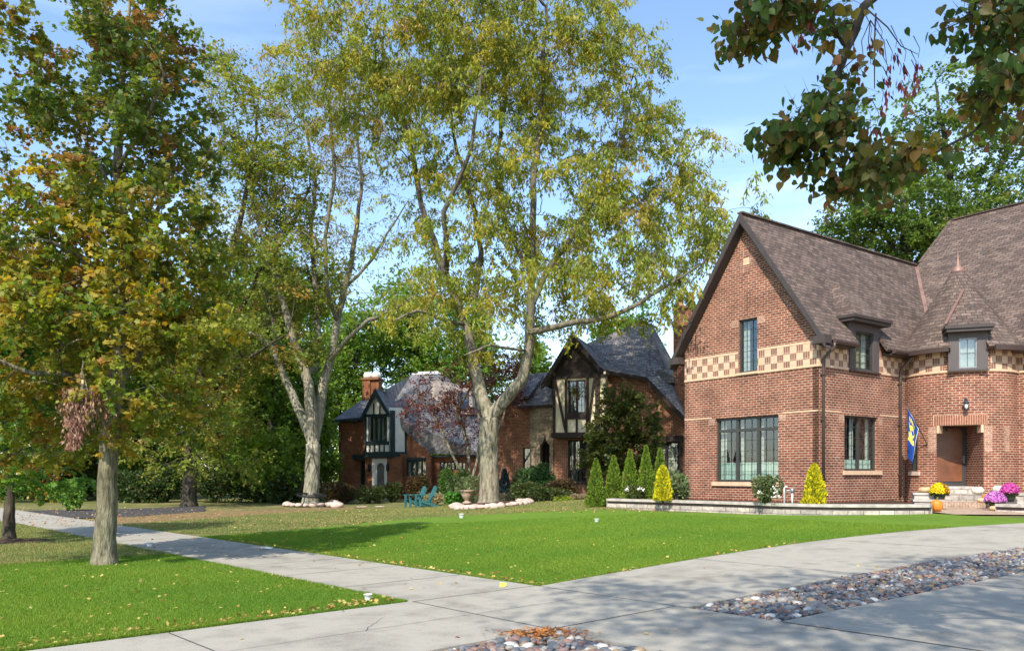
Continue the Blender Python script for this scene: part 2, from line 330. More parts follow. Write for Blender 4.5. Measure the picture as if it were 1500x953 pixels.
M = dict(
    brick=m_brick('red brick', (.265, .076, .038), (.150, .044, .026), (.45, .33, .245), bias=-.1, ms=.0128, bh=.080, stain=.32),
    brick_old=m_brick('old red brick', (.30, .10, .045), (.15, .055, .03), (.36, .23, .15), ms=.011, stain=.35),
    brick_orange=m_brick('orange brick', (.32, .105, .042), (.20, .065, .03), (.30, .18, .11), ms=.010, stain=.3),
    soldier=m_brick('soldier course brick', (.27, .095, .06), (.18, .065, .045), (.50, .40, .31), bw=.30, bh=.075, vert=False, ms=.011, off=0),
    checker=m_checker('checkered brick band'),
    cream_brick=m_plain('cream brick', (.62, .43, .28), .85, var=.12, scale=6),
    shingle=m_brick('brown shingles', (.185, .132, .105), (.092, .067, .055), (.045, .034, .029), bw=.30, bh=.15, ms=.010, stain=.22, depth=.012),
    slate=m_brick('grey slates', (.27, .245, .225), (.15, .135, .125), (.07, .065, .06), bw=.28, bh=.17, ms=.012, stain=.35, depth=.015),
    slate_light=m_brick('weathered grey slates', (.24, .23, .23), (.15, .145, .15), (.10, .095, .10), bw=.3, bh=.18, ms=.012, stain=.3, depth=.012),
    trim=m_plain('dark brown painted trim', (.060, .047, .043), .5, var=.12),
    trim_lt=m_plain('taupe painted panel', (.095, .078, .074), .55, var=.08),
    gutter=m_plain('brown metal gutter', (.075, .052, .047), .4, var=.08, spec=.5),
    copper=m_plain('weathered copper', (.26, .15, .115), .5, .3, var=.25),
    green_trim=m_plain('dark green timber', (.018, .036, .036), .55, var=.25),
    timber=m_plain('old dark timber', (.035, .024, .018), .75, var=.35, bmp=.004),
    stucco=m_plain('cream stucco', (.66, .56, .38), .9, var=.08, scale=2, bmp=.003),
    stucco_w=m_plain('off white stucco', (.72, .69, .60), .9, var=.07, scale=2, bmp=.003),
    stone=m_brick('rubble stone', (.36, .27, .17), (.19, .14, .09), (.25, .19, .13), bw=.34, bh=.16, ms=.02, stain=.4, depth=.015),
    glass=m_glass('window glass'),
    frame=m_plain('bronze window frame', (.045, .045, .040), .4, var=.1, spec=.5),
    lead=m_plain('lead glazing bar', (.05, .05, .048), .5),
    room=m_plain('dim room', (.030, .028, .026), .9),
    curtain=m_plain('pale mint cafe curtain', (.52, .62, .54), .9, var=.06, scale=8),
    drape=m_plain('off white drape', (.55, .53, .47), .9, var=.1, scale=6),
    tan_drape=m_plain('tan drape', (.30, .26, .16), .9, var=.1, scale=6),
    sill=m_plain('limestone sill', (.55, .42, .33), .85, var=.08),
    limestone=m_brick('pale limestone blocks', (.50, .44, .36), (.36, .32, .28), (.20, .17, .15), bw=.42, bh=.16, ms=.010, stain=.3, depth=.008),
    cap=m_plain('limestone cap', (.42, .38, .33), .85, var=.25, scale=4, bmp=.004),
    dark_course=m_plain('brown stone course', (.13, .095, .085), .9, var=.2),  # dark brown stone of the course below the cap
    concrete=m_ground('worn concrete', [(.36, (.19, .172, .138)), (.45, (.305, .28, .23)), (.53, (.375, .345, .283)), (.62, (.265, .24, .195))], (.30, 1.6, 55), .88, .003, (.42, .22)),
    joint=m_plain('joint', (.06, .055, .05), .95),
    soil=m_ground('dark mulch', [(.35, (.035, .022, .016)), (.6, (.10, .062, .042))], (1, 12, 50), 1, .02),
    old_lawn=m_ground('dry lawn', [(.36, (.065, .095, .022)), (.46, (.12, .135, .04)), (.53, (.19, .17, .065)), (.62, (.30, .22, .11))], (.16, 1.3, 30), 1, .02, (.4, .28)),
    sod=m_ground('fresh turf', [(.34, (.075, .145, .014)), (.5, (.115, .20, .020)), (.66, (.16, .25, .032))], (.4, 5, 60), 1, .012, (.35, .35)),
    needles=m_ground('fallen needles', [(.38, (.12, .115, .04)), (.50, (.21, .145, .065)), (.62, (.30, .185, .095))], (.5, 5, 45), 1, .01),
    asphalt=m_ground('asphalt', [(.35, (.045, .045, .047)), (.65, (.085, .08, .078))], (.3, 5, 90), .9, .004),
    paver=m_brick('tan pavers', (.50, .36, .25), (.40, .29, .21), (.25, .19, .15), bw=.25, bh=.125, ms=.008, stain=.15),
    leaf=m_leaf('leaves'), conifer=m_leaf('needles', .12, .7, .15), dead=m_leaf('dead leaves', .15, .8, .1), grass=m_leaf('grass blades', .35, .6, .2),
    stones=m_attr('river stones', .6, .4, .002, 40), ring=m_plain('pinkish field stone', (.50, .37, .31), .85, var=.3, scale=5, bmp=.01),
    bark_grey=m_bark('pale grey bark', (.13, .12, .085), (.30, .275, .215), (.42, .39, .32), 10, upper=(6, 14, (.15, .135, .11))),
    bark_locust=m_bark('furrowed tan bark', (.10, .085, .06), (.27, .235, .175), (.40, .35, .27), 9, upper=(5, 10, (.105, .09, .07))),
    bark_maple=m_bark('maple bark', (.085, .075, .052), (.21, .185, .13), (.33, .29, .21), 16),
    bark_dark=m_bark('dark bark', (.035, .028, .022), (.075, .06, .048), (.12, .10, .08), 10),
    teal=m_plain('teal painted wood', (.035, .13, .135), .55, var=.12),
    black=m_plain('black rubber', (.012, .012, .012), .5), white=m_plain('white plastic', (.75, .75, .72), .5, var=.05),
    terracotta=m_plain('pale terracotta', (.50, .34, .25), .85, var=.15), pot=m_plain('dark plastic pot', (.03, .04, .028), .6),
    orange=m_plain('orange pumpkin skin', (.62, .20, .025), .5, var=.18, scale=8), whitep=m_plain('white pumpkin skin', (.66, .60, .48), .55, var=.1), tanp=m_plain('tan gourd skin', (.58, .38, .20), .55, var=.15),
    stem=m_plain('pumpkin stem', (.20, .15, .06), .8), darkstone=m_plain('dark cut stone', (.11, .095, .085), .8, var=.3, scale=5, bmp=.01),
    blue=m_plain('royal blue flag cloth', (.012, .055, .26), .75, var=.08), yellow=m_plain('yellow flag print', (.80, .68, .09), .75, var=.05), fwhite=m_plain('white hem', (.7, .72, .74), .8, var=.05),
    door=m_plain('reddish brown door', (.17, .062, .028), .35, var=.3, scale=2.5, spec=.5), door_frame=m_plain('storm door frame', (.045, .045, .045), .35, spec=.5),
    lantern=m_plain('lantern metal', (.06, .07, .09), .4, .5), milk=m_plain('milky lamp glass', (.6, .6, .58), .3),
    gold=m_plain('brass', (.5, .35, .12), .3, .9), metalgrey=m_plain('grey metal', (.28, .28, .28), .4, .6),
    bluepane=m_plain('blue grey vent shade', (.045, .075, .12), .4), membrane=m_plain('white roof membrane', (.62, .66, .70), .6, var=.06),
)

# ============================================================ THE GROUND
def sheet(name, fn, nu, nv, mat, kind='structure', skirt=0):
    g = [[fn(i / nu, j / nv) for j in range(nv + 1)] for i in range(nu + 1)]
    v = [tuple(p) for row in g for p in row]; w_ = nv + 1
    f = [(i * w_ + j, (i + 1) * w_ + j, (i + 1) * w_ + j + 1, i * w_ + j + 1) for i in range(nu) for j in range(nv)]
    if skirt:
        rim = [(i, 0) for i in range(nu)] + [(nu, j) for j in range(nv)] + [(i, nv) for i in range(nu, 0, -1)] + [(0, j) for j in range(nv, 0, -1)]
        base = len(v); v += [(g[i][j][0], g[i][j][1], g[i][j][2] - skirt) for i, j in rim]; n = len(rim)
        for k in range(n):
            a, b = rim[k], rim[(k + 1) % n]; f.append((a[0] * w_ + a[1], b[0] * w_ + b[1], base + (k + 1) % n, base + k))
    me = bpy.data.meshes.new(name); me.from_pydata(v, [], f); me.materials.append(mat); me.update()
    import bmesh
    bm = bmesh.new(); bm.from_mesh(me); bmesh.ops.recalc_face_normals(bm, faces=bm.faces); bm.faces.ensure_lookup_table()
    if bm.faces[0].normal.z < 0: bmesh.ops.reverse_faces(bm, faces=bm.faces)
    bm.to_mesh(me); bm.free(); auto_uv(me)
    o = link(name, me); return tag(o, kind=kind)
def axis(lo, hi, step, far):
    a = list(np.arange(lo, hi + .01, step)); return [-far, -300, -120] + a + [120, 300, far] if lo > -120 else a
xs = [-2500, -600, -200] + list(np.arange(-70, 70.1, 1.0)) + [200, 600, 2500]
ys = [-2500, -600, -100] + list(np.arange(-12, 90.1, 1.0)) + [200, 600, 2500]
gm = MB(); gv = [[(x, y, float(ter(x, y)) - .02) for y in ys] for x in xs]
gm.v = [p for r_ in gv for p in r_]; L_ = len(ys)
gm.f = [[i * L_ + j, (i + 1) * L_ + j, (i + 1) * L_ + j + 1, i * L_ + j + 1] for i in range(len(xs) - 1) for j in range(L_ - 1)]
gm.m = [0] * len(gm.f); gm.sm = [True] * len(gm.f)
tag(gm.build('ground', M['old_lawn']), kind='structure')

def lerp(a, b, t): return a + (b - a) * t
def interp(pts, t):
    xs_ = [p[0] for p in pts]; return float(np.interp(t, xs_, [p[1] for p in pts]))
# left edge of the driveway (s as a function of u), the stone strip and the far lane
def smooth_curve(pts):
    u = np.array([p[0] for p in pts]); s_ = np.array([p[1] for p in pts]); c = np.polyfit(u, s_, 3)
    return lambda x: float(np.polyval(c, x))
DE_raw = [(8, 8.2), (11.9, 8.45), (14, 8.35), (17.1, 7.8), (19.5, 6.9), (21.6, 5.8), (24, 4.2)]
_de = smooth_curve(DE_raw)
def DE(u): return _de(u) if u > 8 else 8.2 + (8 - u) * .03
def su(p): return (.738 * p.x + .675 * p.y, -.675 * p.x + .738 * p.y)
_c0 = np.polyfit(*zip(*[su(G(*p)) for p in ((1000, 893), (1167, 860), (1333, 828), (1500, 803))]), 2); _c1 = np.polyfit(*zip(*[su(G(*p)) for p in ((1125, 915), (1250, 893), (1367, 865), (1500, 840))]), 2)
def S0(u): return 5.85 if u < 8 else float(np.polyval(_c0, min(u, 17))) - max(0, u - 17) * .6       # strip upper edge
def S1(u): return 4.5 if u < 8 else min(float(np.polyval(_c1, min(u, 16))) - max(0, u - 16) * .6, S0(u) - .7)       # strip lower edge
print('STRIP', [(u, round(DE(u), 2), round(S0(u), 2), round(S1(u), 2)) for u in (8, 10, 12, 14, 16, 18, 20)], [su(G(*p)) for p in ((790, 860), (1050, 822), (1217, 793), (1333, 781), (1500, 770))])
sheet('driveway_lane', lambda a, b: W(lerp(DE(lerp(8.0, 30, b)), S0(lerp(8.0, 30, b)), a), lerp(8.0, 30, b), .022), 6, 60, M['concrete'], skirt=.12)
sheet('driveway_far_lane', lambda a, b: W(lerp(S1(lerp(8.0, 30, b)), S1(lerp(8, 30, b)) - 4.2, a), lerp(8.0, 30, b), .022), 6, 60, M['concrete'], skirt=.12)
sheet('sidewalk', lambda a, b: W(lerp(-14, 52, a), lerp(5.85, 8.0, b), .022), 130, 4, M['concrete'], skirt=.12)
sheet('driveway_apron', lambda a, b: W(lerp(8.28, 5.85, a), lerp(-.6, 5.85, b), .022), 4, 12, M['concrete'], skirt=.12)
sheet('driveway_far_apron', lambda a, b: W(lerp(4.5, .2, a), lerp(-.6, 5.85, b), .022), 4, 12, M['concrete'], skirt=.12)
sheet('street', lambda a, b: W(lerp(-60, 90, a), lerp(-9.5, -.75, b), .004), 80, 4, M['asphalt'])
sheet('kerb', lambda a, b: W(lerp(-60, 90, a), lerp(-.75, -.6, b), .05), 80, 1, M['concrete'], skirt=.1)
# joints between slabs
def joint(p, q, n=12, wd=.014):
    a, b = Vector(p), Vector(q); mb = MB()
    dv = (b - a).normalized(); sd = Vector((-dv.y, dv.x)) * wd / 2; prev = None
    for k in range(n + 1):
        c = a.lerp(b, k / n); j = Vector((random.uniform(-.003, .003), random.uniform(-.003, .003)))
        l, r_ = c + sd + j, c - sd + j; cur = (W(l.x, l.y, .0262), W(r_.x, r_.y, .0262))
        if prev: mb.poly([prev[0], prev[1], cur[1], cur[0]])
        prev = cur
    return mb
def joints(name, segs):
    mb = MB()
    for sg in segs:
        j = joint(*sg); o = len(mb.v); mb.v += j.v; mb.f += [[i + o for i in f] for f in j.f]; mb.m += j.m; mb.sm += j.sm
    o = mb.build(name, M['joint']); tag(o, kind='structure')
joints('sidewalk_joint', [((s_, 5.88), (s_, 7.97)) for s_ in np.arange(9.95, 40, 1.75)] + [((8.24, 5.88), (8.24, 7.97)), ((5.82, 5.88), (5.82, 7.97)), ((7.03, 5.88), (7.03, 7.97), 12, .007)])
joints('driveway_joint', [((8.2, 8.0), (S0(8), 8.0)), ((8.25, 5.86), (5.86, 5.86)), ((4.45, 7.98), (.3, 7.98), 14, .03), ((4.45, 5.86), (.3, 5.86)), ((8.25, 2.9), (5.86, 2.9)), ((7.03, 2.0), (7.03, 5.8), 12, .006)] +
       [((DE(u) - .03, u), (S0(u) + .03, u - .0)) for u in (12.2, 16.2, 20.2, 24.2)] + [((S1(u) - .03, u), (S1(u) - 4.1, u)) for u in (12.2, 16.2, 20.2)])
cr_ = MB()
for (s0_, u0_), ang, ln in (((7.6, 9.4), .3, 1.6), ((6.6, 13.2), 1.9, 1.1), ((3.4, 9.6), 2.3, 1.4), ((7.0, 4.4), .9, 1.0), ((12.4, 6.9), 1.2, 1.2), ((7.4, 17.5), .6, 1.5), ((2.6, 5.0), 1.4, 1.2)):
    p_ = Vector((s0_, u0_)); a_ = ang; prev = None; k_ = int(ln / .06)
    for i in range(k_):
        a_ += random.uniform(-.45, .45); a_ += (ang - a_) * .3; nn = Vector((-math.sin(a_), math.cos(a_))) * (.0028 * (1 - i / k_) + .0008); cur = (W(p_.x + nn.x, p_.y + nn.y, .0258), W(p_.x - nn.x, p_.y - nn.y, .0258))
        if prev: cr_.poly([prev[0], prev[1], cur[1], cur[0]])
        prev = cur; p_ = p_ + Vector((math.cos(a_), math.sin(a_))) * .06
tag(cr_.build('concrete_cracks', M['joint']), kind='structure')
sheet('stone_bed', lambda a, b: W(lerp(S0(lerp(8.0, 30, b)), S1(lerp(8.0, 30, b)), a), lerp(8.0, 30, b), -.008), 4, 60, M['soil'])
sheet('stone_bed', lambda a, b: W(lerp(5.85, 4.5, a), lerp(-.6, 5.85, b), -.008), 4, 12, M['soil'])

# lawns: fresh turf laid over the older dry lawn
def wob(t, a=.12): return a * (math.sin(t * 2.1) + math.sin(t * 5.3 + 1) * .5 + math.sin(t * 11.7 + 2) * .3)
Lf = lambda s_: 3.2 + .0 * s_                            # (unused inner guide)
sheet('left_turf', lambda a, b: W(lerp(8.33, lerp(17.2, 15.2, b) + wob(b * 9), a), lerp(-.55, 5.82, b), .012), 60, 40, M['sod'])
# main lawn: between pavement, driveway and a far edge given in world points
far_px = [(330, 789), (400, 779), (470, 772), (560, 763), (640, 757), (740, 752), (860, 746), (1000, 750), (1120, 754), (1250, 754), (1380, 753), (1500, 760)]
far_w = [G(*p) for p in far_px]
near = [W(s_, 8.03) for s_ in np.linspace(G(318, 792).dot(Vector((-.675, .738, 0))), 8.25, 14)] + [W(DE(u) + .03, u) for u in np.linspace(8.6, 23.5, 26)]
def along(pts, t):
    d = [0]
    for i in range(1, len(pts)): d.append(d[-1] + (pts[i] - pts[i - 1]).length)
    x = t * d[-1]; return Vector((float(np.interp(x, d, [p.x for p in pts])), float(np.interp(x, d, [p.y for p in pts])), 0))
def lawn_fn(a, b):
    p = along(near, a).lerp(along(far_w, a), b); q = p.copy()
    if b > .97: q.y += wob(a * 40, .10)
    q.z = float(ter(q.x, q.y)) + .012; return q
sheet('front_lawn', lawn_fn, 110, 50, M['sod'])
# leaf-strewn strip, neighbour's drive, mulch rings
def poly_sheet(name, px, mat, dz, n=14, kind='structure'):
    """px: near edge list and far edge list of photo points on the ground"""
    a_, b_ = [G(*p) for p in px[0]], [G(*p) for p in px[1]]
    def fn(a, b):
        p = along(a_, a).lerp(along(b_, a), b); p.x += wob(a * 17 + b * 5, .05); p.z = float(ter(p.x, p.y)) + dz; return p
    return sheet(name, fn, 40, n, mat, kind)
poly_sheet('leaf_litter', ([(60, 779), (180, 768), (300, 760), (400, 752), (520, 745.5)], [(60, 764), (180, 757), (300, 749), (400, 745.5), (520, 742)]), M['needles'], .004, kind='stuff')
poly_sheet('side_drive', ([(-80, 764), (60, 760), (180, 757), (300, 749)], [(-80, 749), (60, 747), (180, 745), (300, 741)]), M['asphalt'], .008)
sheet('front_walk', lambda a, b: (lambda p: Vector((p.x, p.y, float(ter(p.x, p.y)) + .016)))(Vector((12.0, 21.9, 0)).lerp(Vector((20.5, 18.6, 0)), a).lerp(Vector((11.9, 25.9, 0)).lerp(Vector((21.5, 23.4, 0)), a), b)), 24, 16, M['paver'])
def disc(name, c, rx, ry, mat, dz=.01, h=.1):
    def fn(a, b):
        th = 2 * math.pi * a; r_ = b * (1 + .06 * math.sin(3 * th) + .04 * math.sin(7 * th))
        x, y = c.x + rx * r_ * math.cos(th), c.y + ry * r_ * math.sin(th); return Vector((x, y, float(ter(x, y)) + dz + h * (1 - b * b)))
    return sheet(name, fn, 48, 10, mat)

# ============================================================ VEGETATION
def palette(*cols):                           # (weight, rgb)
    wts = np.array([c[0] for c in cols], float); return wts / wts.sum(), np.array([c[1] for c in cols], float)
P_LOCUST = palette((5, (.19, .25, .035)), (4, (.30, .32, .04)), (3, (.48, .40, .05)), (1.5, (.11, .165, .028)), (.6, (.48, .32, .07)))
P_SPARSE = palette((4, (.28, .28, .06)), (3, (.40, .32, .09)), (2, (.17, .22, .04)), (2, (.36, .25, .12)))
P_MAPLE_TOP = palette((5, (.10, .165, .03)), (4, (.16, .21, .035)), (2, (.24, .25, .04)), (1.2, (.33, .20, .05)), (.5, (.34, .14, .05)))
P_MAPLE = palette((4, (.12, .20, .028)), (4, (.20, .26, .03)), (3, (.34, .32, .045)), (1.8, (.46, .31, .045)), (1.5, (.40, .19, .055)), (.5, (.62, .44, .03)))
P_OLIVE = palette((5, (.15, .21, .035)), (4, (.22, .27, .04)), (2, (.34, .31, .05)), (.9, (.42, .23, .06)))
P_GREEN = palette((5, (.085, .19, .028)), (4, (.13, .26, .035)), (1.5, (.20, .32, .045)), (.5, (.30, .34, .06)))
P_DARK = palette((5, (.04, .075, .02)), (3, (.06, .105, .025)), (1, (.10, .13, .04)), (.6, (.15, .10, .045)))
P_LIGHT = palette((5, (.15, .25, .035)), (4, (.21, .31, .04)), (2, (.10, .18, .028)))
P_OAK = palette((5, (.085, .155, .03)), (4, (.13, .21, .035)), (2, (.20, .25, .045)), (.5, (.26, .22, .05)))
P_RED = palette((4, (.13, .035, .028)), (3, (.20, .055, .038)), (2, (.085, .03, .028)), (1, (.28, .10, .06)))
P_LINDEN = palette((6, (.06, .11, .02)), (3, (.09, .14, .025)), (2.2, (.22, .11, .04)), (.7, (.38, .25, .035)), (1.6, (.17, .15, .035)))
P_ARBOR = palette((5, (.12, .20, .022)), (4, (.165, .245, .025)), (2, (.07, .13, .018)), (.6, (.25, .21, .05)))
P_GOLD = palette((5, (.62, .52, .015)), (3, (.48, .46, .02)), (2, (.25, .30, .025)))
P_BROWN = palette((4, (.26, .135, .095)), (3, (.34, .20, .14)), (2, (.16, .08, .055)), (1, (.40, .26, .18)))
P_BUSH = palette((5, (.055, .095, .025)), (4, (.085, .13, .03)), (2, (.11, .12, .03)), (1, (.17, .12, .04)))
P_RUSTY = palette((4, (.07, .045, .02)), (3, (.12, .07, .03)), (3, (.06, .07, .02)), (1, (.20, .10, .04)))
P_JUN = palette((4, (.05, .115, .03)), (4, (.085, .16, .045)), (1, (.03, .06, .02)))
P_BLUE = palette((4, (.03, .045, .045)), (3, (.06, .085, .085)))
P_SAGE = palette((4, (.10, .15, .06)), (3, (.16, .20, .08)), (1, (.30, .30, .13)))
P_MAG = palette((5, (.065, .10, .02)), (3, (.11, .145, .03)), (2, (.16, .17, .04)), (.8, (.18, .10, .03)))

SH = {  # leaf templates: along, across, up ; faces
    'rhomb': (np.array([(0, 0, 0), (.5, .32, .04), (1, 0, -.04), (.5, -.32, .04)]), [(0, 1, 2, 3)]),
    'slim': (np.array([(0, 0, 0), (.45, .17, 0), (1, 0, -.08), (.45, -.17, 0)]), [(0, 1, 2, 3)]),
    'maple': (np.array([(0, 0, 0), (.12, .38, .05), (.42, .30, .0), (.62, .52, .06), (.70, .20, 0), (1, 0, -.05), (.70, -.20, 0), (.62, -.52, .06), (.42, -.30, 0), (.12, -.38, .05)]),
              [(0, 1, 2, 4, 5), (2, 3, 4), (0, 5, 6, 8, 9), (6, 7, 8)]),
    'linden': (np.array([(.06, 0, 0), (0, .16, .03), (.08, .36, .06), (.30, .46, .07), (.56, .38, .04), (.80, .18, 0), (1.05, 0, -.05), (.80, -.18, 0), (.56, -.38, .04), (.30, -.46, .07), (.08, -.36, .06), (0, -.16, .03)]),
               [(0, 1, 2, 3, 4, 5, 6), (0, 6, 7, 8, 9, 10, 11)]),
    'quad': (np.array([(-.5, -.5, 0), (.5, -.45, .12), (.45, .5, 0), (-.4, .45, .12)]), [(0, 1, 2, 3)]),
    'blade': (np.array([(0, -.5, 0), (0, .5, 0), (1, 0, 0)]), [(0, 1, 2)]),
}
def nrm(a): return a / np.maximum(np.linalg.norm(a, axis=1, keepdims=True), 1e-9)
def foliage(name, pos, size, direc, up, cols, shape, mat, parent=None, width=None, kind=None):
    T, faces = SH[shape]; n = len(pos); k = len(T)
    d = nrm(direc); x = nrm(np.cross(up, d)); u = np.cross(d, x)
    sz = np.asarray(size).reshape(-1, 1, 1) * np.ones((n, 1, 1)); wd = sz if width is None else np.asarray(width).reshape(-1, 1, 1) * np.ones((n, 1, 1))
    V = pos[:, None, :] + sz * T[None, :, 0:1] * d[:, None, :] + wd * T[None, :, 1:2] * x[:, None, :] + sz * T[None, :, 2:3] * u[:, None, :]
    V = V.reshape(-1, 3).astype('f')
    fl = [len(f) for f in faces]; idx = np.concatenate([np.array(f) for f in faces]); tl = len(idx)
    LI = (np.arange(n)[:, None] * k + idx[None, :]).ravel().astype('i')
    tot = np.tile(np.array(fl, 'i'), n); st = np.concatenate([[0], np.cumsum(tot)[:-1]]).astype('i')
    me = bpy.data.meshes.new(name); me.vertices.add(len(V)); me.vertices.foreach_set('co', V.ravel())
    me.loops.add(len(LI)); me.loops.foreach_set('vertex_index', LI); me.polygons.add(len(tot)); me.polygons.foreach_set('loop_start', st)
    me.update(calc_edges=True)
    at = me.attributes.new('col', 'FLOAT_COLOR', 'POINT'); C4 = np.ones((n, k, 4), 'f'); C4[:, :, :3] = cols[:, None, :]
    at.data.foreach_set('color', C4.ravel()); me.materials.append(mat)
    o = link(name, me, parent)
    if kind: o['kind'] = kind
    return o
def pick(pal, n, r, var=.22):
    wts, cs = pal; i = r.choice(len(wts), n, p=wts); c = cs[i] * (1 + r.uniform(-var, var, (n, 1))); return np.clip(c, 0, 1)

class Skeleton:
    def __init__(s): s.p = []; s.par = []; s.r = []; s.guide = 0
    def add(s, p, par, r=0.0): s.p.append(np.array(p, float)); s.par.append(par); s.r.append(r); return len(s.p) - 1
    def limb(s, pts, par=-1, sub=4):          # pts: (Vector, radius)
        last = par
        for k, (p, r) in enumerate(pts):
            p = np.array(p, float)
            if last >= 0 and k > 0:
                a = s.p[last].copy(); ra = s.r[last]
                for j in range(1, sub):
                    t = j / sub; last = s.add(a + (p - a) * t + rng.normal(0, .012, 3) * np.linalg.norm(p - a), last, ra + (r - ra) * t)
            last = s.add(p, last, r)
        return last
    def grow(s, tips, sag=.0, wander=.12, steps=5, low=.25, r_tip=.008, up=.25):
        n0 = len(s.p); A = np.array(s.p)
        d = np.array([np.min(np.linalg.norm(A - t, axis=1)) for t in tips]); order = np.argsort(d); ends = []
        P = np.zeros((len(s.p) + len(tips) * steps + 8, 3)); P[:n0] = A; n = n0
        minz = A[:, 2].min()
        for ti in order:
            t = tips[ti]; df = P[:n] - t; dist = np.linalg.norm(df, axis=1)
            cost = dist + low * np.maximum(0, df[:, 2]) + .0 
            cost[:max(2, s.guide)] += 1e3 if s.guide else 0
            j = int(np.argmin(cost)); a = P[j]; L = dist[j]
            pd = P[j] - P[s.par[j]] if s.par[j] >= 0 else np.array((0, 0, 1.)); pd = pd / (np.linalg.norm(pd) + 1e-9)
            c1 = a + (pd * .45 + np.array((0, 0, up))) * L * .4; last = j
            m = max(2, min(steps, int(L / .35) + 1))
            for q in range(1, m + 1):
                u_ = q / m; b = (1 - u_) ** 2 * a + 2 * u_ * (1 - u_) * c1 + u_ * u_ * t
                if q < m: b = b + rng.normal(0, wander, 3) * L / m
                else: b = b - np.array((0, 0, sag * L))
                last = s.add(b, last, 0); P[n] = b; n += 1
            ends.append(last)
        s.ends = ends
        cnt = np.zeros(len(s.p)); 
        for e in ends: cnt[e] += 1
        for i in range(len(s.p) - 1, -1, -1):
            if s.par[i] >= 0: cnt[s.par[i]] += cnt[i]
        for i in range(len(s.p)):
            rr = r_tip * max(cnt[i], 1) ** .47; s.r[i] = max(s.r[i], rr) if s.r[i] else rr
        for i in range(len(s.p)):             # never thicker than the limb it leaves
            if s.par[i] >= 0: s.r[i] = min(s.r[i], s.r[s.par[i]] * (1.0 if i < n0 else .92))
        s.cnt = cnt
    def mesh(s, name, mat, parent, nbig=14, lump=.05, flare=None):
        kids = {}
        for i, p in enumerate(s.par): kids.setdefault(p, []).append(i)
        mb = MB(); stack = [(i, -1) for i in kids.get(-1, [])]
        while stack:
            i, frm = stack.pop(); ch = [frm] if frm >= 0 else []; cur = i
            while True:
                ch.append(cur); k = kids.get(cur, [])
                if not k: break
                k = sorted(k, key=lambda q: -s.r[q]); 
                for o in k[1:]: stack.append((o, cur))
                cur = k[0]
            pts = [Vector(s.p[q]) for q in ch]; rad = [s.r[q] for q in ch]
            if frm >= 0: rad[0] = rad[1]
            rad[-1] *= .5; R0 = max(rad)
            n = nbig if R0 > .12 else 8 if R0 > .05 else 5 if R0 > .02 else 3
            mb.tube(pts, rad, n, lump=lump if R0 > .08 else 0, cap=R0 > .03)
        return mb.build(name, mat, parent, uv=False)
def blob_points(blobs, n, r, shell=.45):
    wts = np.array([b[3] * b[4] * (b[6] if len(b) > 6 else 1) for b in blobs], float); wts /= wts.sum(); idx = r.choice(len(blobs), n, p=wts); out = []
    for i in idx:
        b = blobs[i]; v = r.normal(0, 1, 3); v /= np.linalg.norm(v); q = r.uniform(shell, 1) ** .6
        out.append((b[0] + v[0] * q * b[3], b[1] + v[1] * q * b[5], b[2] + v[2] * q * b[4]))
    return np.array(out)
def px_blobs(lst, Y, ry):                     # (px, py, rx, rz[, dy, weight]) -> metres at distance Y
    o = []
    for b in lst:
        dy = b[4] if len(b) > 4 else 0; wt = b[5] if len(b) > 5 else 1; y = Y + dy; p = At(b[0], b[1], y); k = y / F
        o.append((p.x, p.y, p.z, b[2] * k, b[3] * k, ry if not hasattr(ry, '__len__') else ry[0], wt))
    return o
def clump(centers, per, spread, r, flat=.7):
    n = len(centers) * per; c = np.repeat(centers, per, 0); o = r.normal(0, 1, (n, 3)) * spread; o[:, 2] *= flat; return c + o
